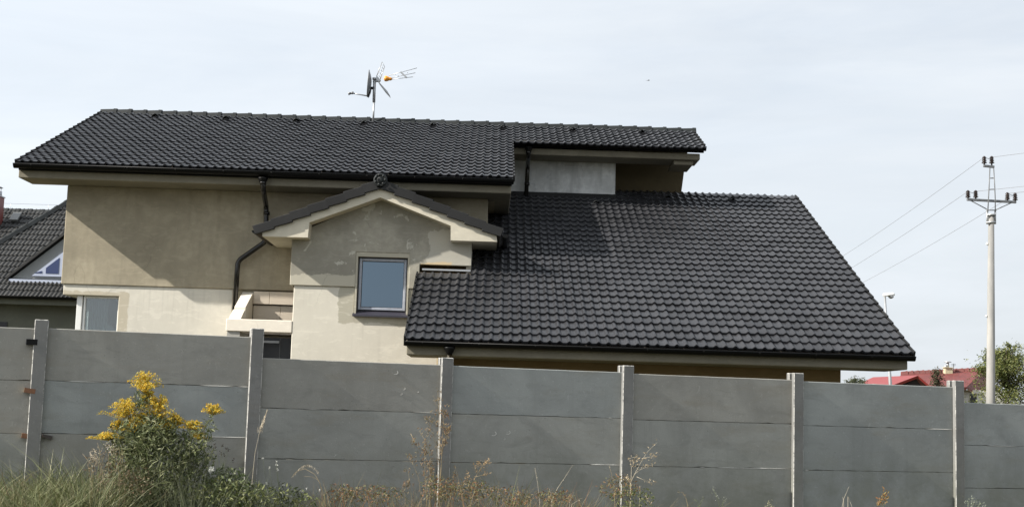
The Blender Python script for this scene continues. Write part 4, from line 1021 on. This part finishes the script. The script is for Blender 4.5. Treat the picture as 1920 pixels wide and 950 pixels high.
for (hx, hy, rx, ry) in heads:
    b = MB(); c = at(hx, hy+ry*.6, YG); W_, H_ = rx*ppm, ry*ppm
    for k in range(int(16+rx*1.3)):
        a = RV.uniform(0, 6.28); rr = RV.uniform(.3, 1.15); t = RV.random()
        s0 = c+Vector((0, 0, H_*(t*1.1-.1))); e_ = s0+Vector((math.cos(a)*W_*rr*(1.1-t*.75), math.sin(a)*W_*rr*.8*(1.1-t*.75), H_*RV.uniform(.35, .75))); dr_ = e_+Vector((math.cos(a)*W_*.22, math.sin(a)*W_*.2, -H_*.16))
        b.tube([s0, e_, dr_], [.0018, .0014, .001], 3, False)
        for j in range(26):
            u_ = j/26; p = s0.lerp(e_, u_/.8) if u_ < .8 else e_.lerp(dr_, (u_-.8)/.2)
            if u_ < .15: continue
            b.leaf(p+Vector((RV.gauss(0, .006), RV.gauss(0, .006), RV.uniform(-.002, .010))), sdir(.8)+Vector((0, 0, .6)), sdir(1), RV.uniform(.012, .022), .011)
    b.build('flower_head', MY, gr)
# --- brownish gone-over plant left of it, with pale fluff
t = thing('withered_willowherb', gp(196, 12.0), 'brown withered weed with pale fluff left of the goldenrod bush', 'plant')
b = MB()
for k in range(12): x0 = RV.uniform(170, 235); stalk(b, [(x0, 930), (x0+RV.uniform(-12, 8), 870), (x0+RV.uniform(-25, 12), RV.uniform(828, 850))], 12.0+RV.uniform(-.1, .1), .004)
b.build('stem', M_stalk, t)
b = MB(); leaves(b, 203, 878, 44, 44, 12.0, .25, 430, .032, .28); leaves(b, 255, 905, 36, 30, 11.9, .2, 280, .035, .3); b.build('foliage', leafmat('leaves_brown', [(.10, .06, .035), (.17, .11, .06), (.20, .17, .11), (.09, .09, .05)]), t)
b = MB(); leaves(b, 176, 860, 10, 22, 12.0, .08, 90, .022, .5); leaves(b, 205, 838, 18, 12, 12.0, .08, 50, .018, .5); b.build('seed_fluff', M_fluff, t)
# --- leafy bush right of the goldenrod with a pale bloom
t = thing('leafy_bush', gp(425, 12.3), 'low leafy green bush with one round pale bloom right of the goldenrod', 'bush')
b = MB(); leaves(b, 422, 900, 46, 26, 12.3, .2, 520, .045, .36, .2); leaves(b, 455, 915, 40, 20, 12.3, .2, 260, .04, .3, .2); b.build('foliage', leafmat('leaves_bush', [(.05, .075, .025), (.10, .13, .05), (.20, .23, .12), (.30, .31, .2)]), t)
b = MB(); q = at(396, 879, 12.1)
for _ in range(60): b.leaf(q+Vector((RV.gauss(0, .009), RV.gauss(0, .009), RV.gauss(0, .009))), sdir(1), sdir(1), .022, .012)
b.build('bloom', M_whitef, t)
b = MB()
for k in range(9): x0 = RV.uniform(395, 460); stalk(b, [(x0, 930), (x0+RV.uniform(-15, 15), 880)], 12.3, .004)
b.build('stem', M_stalkg, t)
# --- thin weed with dark seed heads
t = thing('dark_seedhead_weed', gp(415, 12.6), 'thin weed with clusters of black seed heads between goldenrod and the second fence post', 'plant')
b = MB(); hd = MB()
for (x, y) in ((402, 834), (404, 840), (416, 836), (425, 840), (428, 845), (413, 850), (437, 862), (398, 846), (420, 852), (340, 784), (321, 778)):
    if x < 350: continue
    stalk(b, [(415, 915), (415+(x-415)*.5, 872), (x, y)], 12.6, .0022)
    for _ in range(7): hd.leaf(at(x, y, 12.6)+Vector((RV.gauss(0, .006), RV.gauss(0, .006), RV.gauss(0, .008))), sdir(1), sdir(1), .014, .010)
b.build('stem', M_stalkg, t); hd.build('seed_head', M_seed, t)
# --- bent pale stalk
t = thing('broken_stalk', gp(386, 12.4), 'bleached broken stalk with dry leaf standing right of the goldenrod', 'plant')
b = MB(); stalk(b, [(388, 900), (386, 860), (383, 838), (382, 812), (383, 800)], 12.4, .005); stalk(b, [(385, 846), (394, 856), (400, 866)], 12.4, .004, False); b.build('stem', M_stalkp, t)
b = MB(); 
for (x, y) in ((383, 812), (384, 824), (400, 866), (382, 804)): b.leaf(at(x, y-6, 12.39), Vector((.2, 0, -1)), Vector((0, -1, .2)), .05, .02)
b.build('leaf', M_fluff, t)
# --- plume grass beside the second post
t = thing('plume_reed', gp(473, 13.3), 'single reed with pale feathery plume leaning beside the second fence post', 'reed')
b = MB(); P = stalk(b, [(473, 900), (478, 850), (486, 812), (492, 790), (500, 772)], 13.3, .004); b.build('stem', M_stalkp, t)
b = MB()
for k in range(150):
    u_ = RV.random(); x, y = 487+13*u_+RV.gauss(0, 2.6*(1-u_)), 812-40*u_; b.leaf(at(x, y, 13.3+RV.uniform(-.03, .03)), Vector((.25+RV.uniform(-.2, .2), 0, 1)), sdir(1), .035, .006)
b.build('plume', M_fluff, t)
# --- small white daisies
t = thing('white_flowered_weed', gp(545, 12.7), 'straggly weed dotted with tiny white flowers right of the second fence post', 'plant')
b = MB(); fl = MB()
for (x, y) in ((493, 858), (505, 876), (519, 870), (521, 880), (518, 864), (532, 908), (541, 922), (552, 919), (559, 925), (565, 918), (570, 920), (575, 915), (600, 917), (545, 930), (577, 947), (468, 911), (500, 905), (515, 912)):
    stalk(b, [(540+(x-540)*.5, 945), (540+(x-540)*.9, (y+930)/2), (x, y)], 12.7+RV.uniform(-.1, .1), .0022)
    for _ in range(7): fl.leaf(at(x, y, 12.68)+Vector((RV.gauss(0, .004), RV.gauss(0, .003), RV.gauss(0, .004))), sdir(1), sdir(1), .014, .010)
b.build('stem', M_stalkg, t); fl.build('flower', M_whitef, t)
b = MB(); leaves(b, 520, 930, 55, 26, 12.7, .15, 500, .03, .4); b.build('foliage', ML_dull, t)
# --- arching dry grass
t = thing('arching_dry_grass', gp(605, 12.6), 'dry grass stem arching to the left with drooping ears, midway between the second and third posts', 'grass')
b = MB(); stalk(b, [(606, 935), (600, 905), (590, 888), (572, 878), (558, 882), (547, 893)], 12.6, .0045); stalk(b, [(610, 935), (598, 900), (585, 893), (570, 892)], 12.65, .003)
for (xa, ya, xb, yb2) in ((604, 930, 636, 904), (606, 935, 648, 915), (600, 935, 622, 910)): stalk(b, [(xa, ya), (xb, yb2)], 12.6, .003)
b.build('stem', M_stalk, t)
b = MB()
for k in range(70):
    u_ = RV.random(); x, y = 548+50*u_, 890-26*math.sin(u_*2.4)+10*u_*u_; b.leaf(at(x, y+2, 12.6), Vector((RV.uniform(-.6, .2), 0, -1)), sdir(1), .028, .007)
b.build('ear', M_fluff, t)
# --- tall dry weed by the third post
t = thing('tall_dry_weed', gp(810, 12.9), 'tall branching dry weed with small brown seed tufts in front of the third fence post', 'plant')
b = MB(); sd_ = MB(); YW = 12.9
ST = [[(823, 930), (824, 860), (824, 790), (821, 735)], [(823, 920), (829, 850), (836, 810), (843, 800)], [(818, 930), (812, 880), (800, 830), (786, 807)], [(800, 935), (797, 890), (796, 855), (800, 838)], [(806, 935), (806, 890), (805, 870)],
      [(826, 900), (830, 820), (833, 770), (842, 782)], [(790, 935), (785, 895), (772, 860), (768, 850)], [(824, 870), (812, 812), (800, 800)], [(772, 935), (768, 905), (765, 878)], [(824, 800), (808, 790), (803, 782)], [(826, 850), (838, 820), (842, 802)], [(770, 812), (776, 825), (782, 838)],
      [(760, 935), (758, 915), (762, 905)], [(845, 935), (850, 895), (853, 880)]]
for k, s_ in enumerate(ST):
    yy = YW+RV.uniform(-.15, .15); stalk(b, s_, yy, .0042 if k < 6 else .003, root=s_[0][1] > 899)
    L_ = len(s_)
    for q in range(34 if k < 6 else 16):
        u_ = RV.uniform(.25, .999)*(L_-1); i = int(u_); f = u_-i; x = s_[i][0]+(s_[i+1][0]-s_[i][0])*f+RV.gauss(0, 3.5); y = s_[i][1]+(s_[i+1][1]-s_[i][1])*f+RV.gauss(0, 4)
        for _ in range(3): sd_.leaf(at(x, y, yy)+Vector((RV.gauss(0, .004), RV.gauss(0, .01), RV.gauss(0, .006))), sdir(.4)+Vector((0, 0, .9)), sdir(1), .028, .007)
    for q in range(5 if k < 6 else 0):
        u_ = RV.uniform(.3, .9)*(L_-1); i = int(u_); f = u_-i; x = s_[i][0]+(s_[i+1][0]-s_[i][0])*f; y = s_[i][1]+(s_[i+1][1]-s_[i][1])*f; sg = RV.choice((-1, 1))
        stalk(b, [(x, y), (x+sg*RV.uniform(5, 12), y-RV.uniform(8, 20))], yy, .002, False)
b.build('stem', M_stalk, t); sd_.build('seed_tuft', leafmat('seed_tufts', [(.22, .17, .09), (.30, .24, .14), (.24, .12, .06), (.14, .14, .07)]), t)
# --- single dry weeds further right
def weed(name, label, Y, stems, mat, seedmat, ns_=10, spread=3, sl_=.025, cat='plant'):
    t = thing(name, gp(stems[0][0][0], Y), label, cat); b = MB(); sd_ = MB()
    for s_ in stems:
        stalk(b, s_, Y, .004 if s_[0][1] > 899 else .0028, root=s_[0][1] > 899); L_ = len(s_)
        for q in range(ns_):
            u_ = RV.uniform(.45, .999)*(L_-1); i = int(u_); f = u_-i; x = s_[i][0]+(s_[i+1][0]-s_[i][0])*f+RV.gauss(0, spread); y = s_[i][1]+(s_[i+1][1]-s_[i][1])*f+RV.gauss(0, spread)
            sd_.leaf(at(x, y, Y+RV.uniform(-.03, .03)), sdir(.5)+Vector((0, 0, .6)), sdir(1), sl_*RV.uniform(.6, 1.3), sl_*.35)
    b.build('stem', mat, t); sd_.build('seed_tuft', seedmat, t)
weed('branching_dry_weed', 'dry weed with tilted brown ear just right of the third fence post', 12.8, [[(882, 935), (884, 912), (892, 893), (903, 875), (917, 862)], [(884, 912), (876, 900), (876, 886)], [(892, 893), (905, 890), (914, 885)], [(899, 884), (906, 870), (915, 866)], [(895, 888), (890, 876), (899, 864)]], M_stalk, leafmat('ears_tan', [(.30, .2, .1), (.38, .28, .16)]), 26)
weed('forked_twig', 'pair of thin bare stems spreading apart midway between the third and fourth posts', 12.9, [[(1012, 940), (1008, 905), (1003, 876)], [(1034, 940), (1045, 915), (1060, 893), (1074, 871)], [(1068, 940), (1075, 925)], [(1072, 945), (1090, 933)], [(1034, 935), (1030, 915)]], M_stalkp, M_fluff, 5, 1.5, .016)
weed('pale_broken_weed', 'pale dry weed with bent side branches leaning right from the fourth fence post', 12.9, [[(1182, 935), (1182, 905), (1190, 888), (1204, 862), (1214, 846), (1233, 828)], [(1183, 905), (1184, 875), (1181, 858), (1194, 856), (1200, 862)], [(1190, 888), (1200, 880), (1214, 874), (1228, 869)], [(1194, 893), (1205, 898), (1214, 903), (1234, 904)], [(1206, 858), (1220, 856), (1234, 853)], [(1188, 880), (1187, 870), (1186, 862)], [(1182, 905), (1174, 892)], [(1200, 910), (1212, 930), (1220, 945)]], M_stalkp, leafmat('ears_sand', [(.36, .28, .17), (.46, .38, .26)]), 22, 2.6, .024)
weed('thin_leaning_stem', 'thin brown stem leaning left of the fourth fence post', 13.2, [[(1153, 940), (1151, 910), (1146, 885), (1142, 872)]], M_stalk, M_fluff, 5, 1, .015)
weed('bent_grass_stem', 'short grass stem with curled over tip right of the fourth post', 12.9, [[(1290, 950), (1287, 935), (1280, 922), (1270, 922)]], M_stalk, ML_straw, 6, 1.5, .02)
weed('small_forked_sprig', 'tiny forked green sprig at the foot of the panel right of the fourth post', 12.9, [[(1311, 955), (1308, 940), (1300, 934)], [(1311, 950), (1315, 938), (1320, 932)]], M_stalkg, ML_dull, 6, 1.5, .016)
weed('grey_green_spray', 'upright grey green sprig with tiny pale buds left of the fifth fence post', 12.9, [[(1352, 960), (1346, 935), (1336, 914)], [(1352, 960), (1356, 940), (1358, 934)]], M_stalkg, leafmat('buds_pale', [(.25, .28, .2), (.5, .5, .42)]), 22, 3, .016)
weed('white_forked_stick', 'bare whitish forked stick leaning between the fifth and sixth posts', 13.2, [[(1576, 965), (1582, 935), (1592, 911)], [(1582, 940), (1580, 930)], [(1590, 930), (1600, 955)]], M_stalkp, M_fluff, 0, 1, .01, 'stick')
weed('orange_leaved_weed', 'small weed with orange brown leaves between the fifth and sixth posts', 13.2, [[(1657, 965), (1657, 940), (1661, 922)], [(1657, 955), (1648, 938)]], M_stalkg, leafmat('leaves_orange', [(.30, .12, .04), (.25, .2, .07)]), 34, 4, .035)
weed('grey_leaved_weed', 'low grey green weed right of the sixth fence post', 13.4, [[(1824, 970), (1820, 948), (1818, 938)], [(1826, 970), (1834, 950), (1838, 940)]], M_stalkg, leafmat('leaves_grey', [(.14, .16, .11), (.26, .28, .22)]), 40, 5, .03)
weed('pale_seedling', 'tiny pale sprig near the bottom left of the fifth fence post', 13.1, [[(1443, 970), (1441, 950), (1440, 941)], [(1446, 970), (1450, 952), (1447, 944)]], M_stalkg, leafmat('leaves_straw', [(.3, .27, .15), (.4, .38, .25)]), 20, 4, .02)
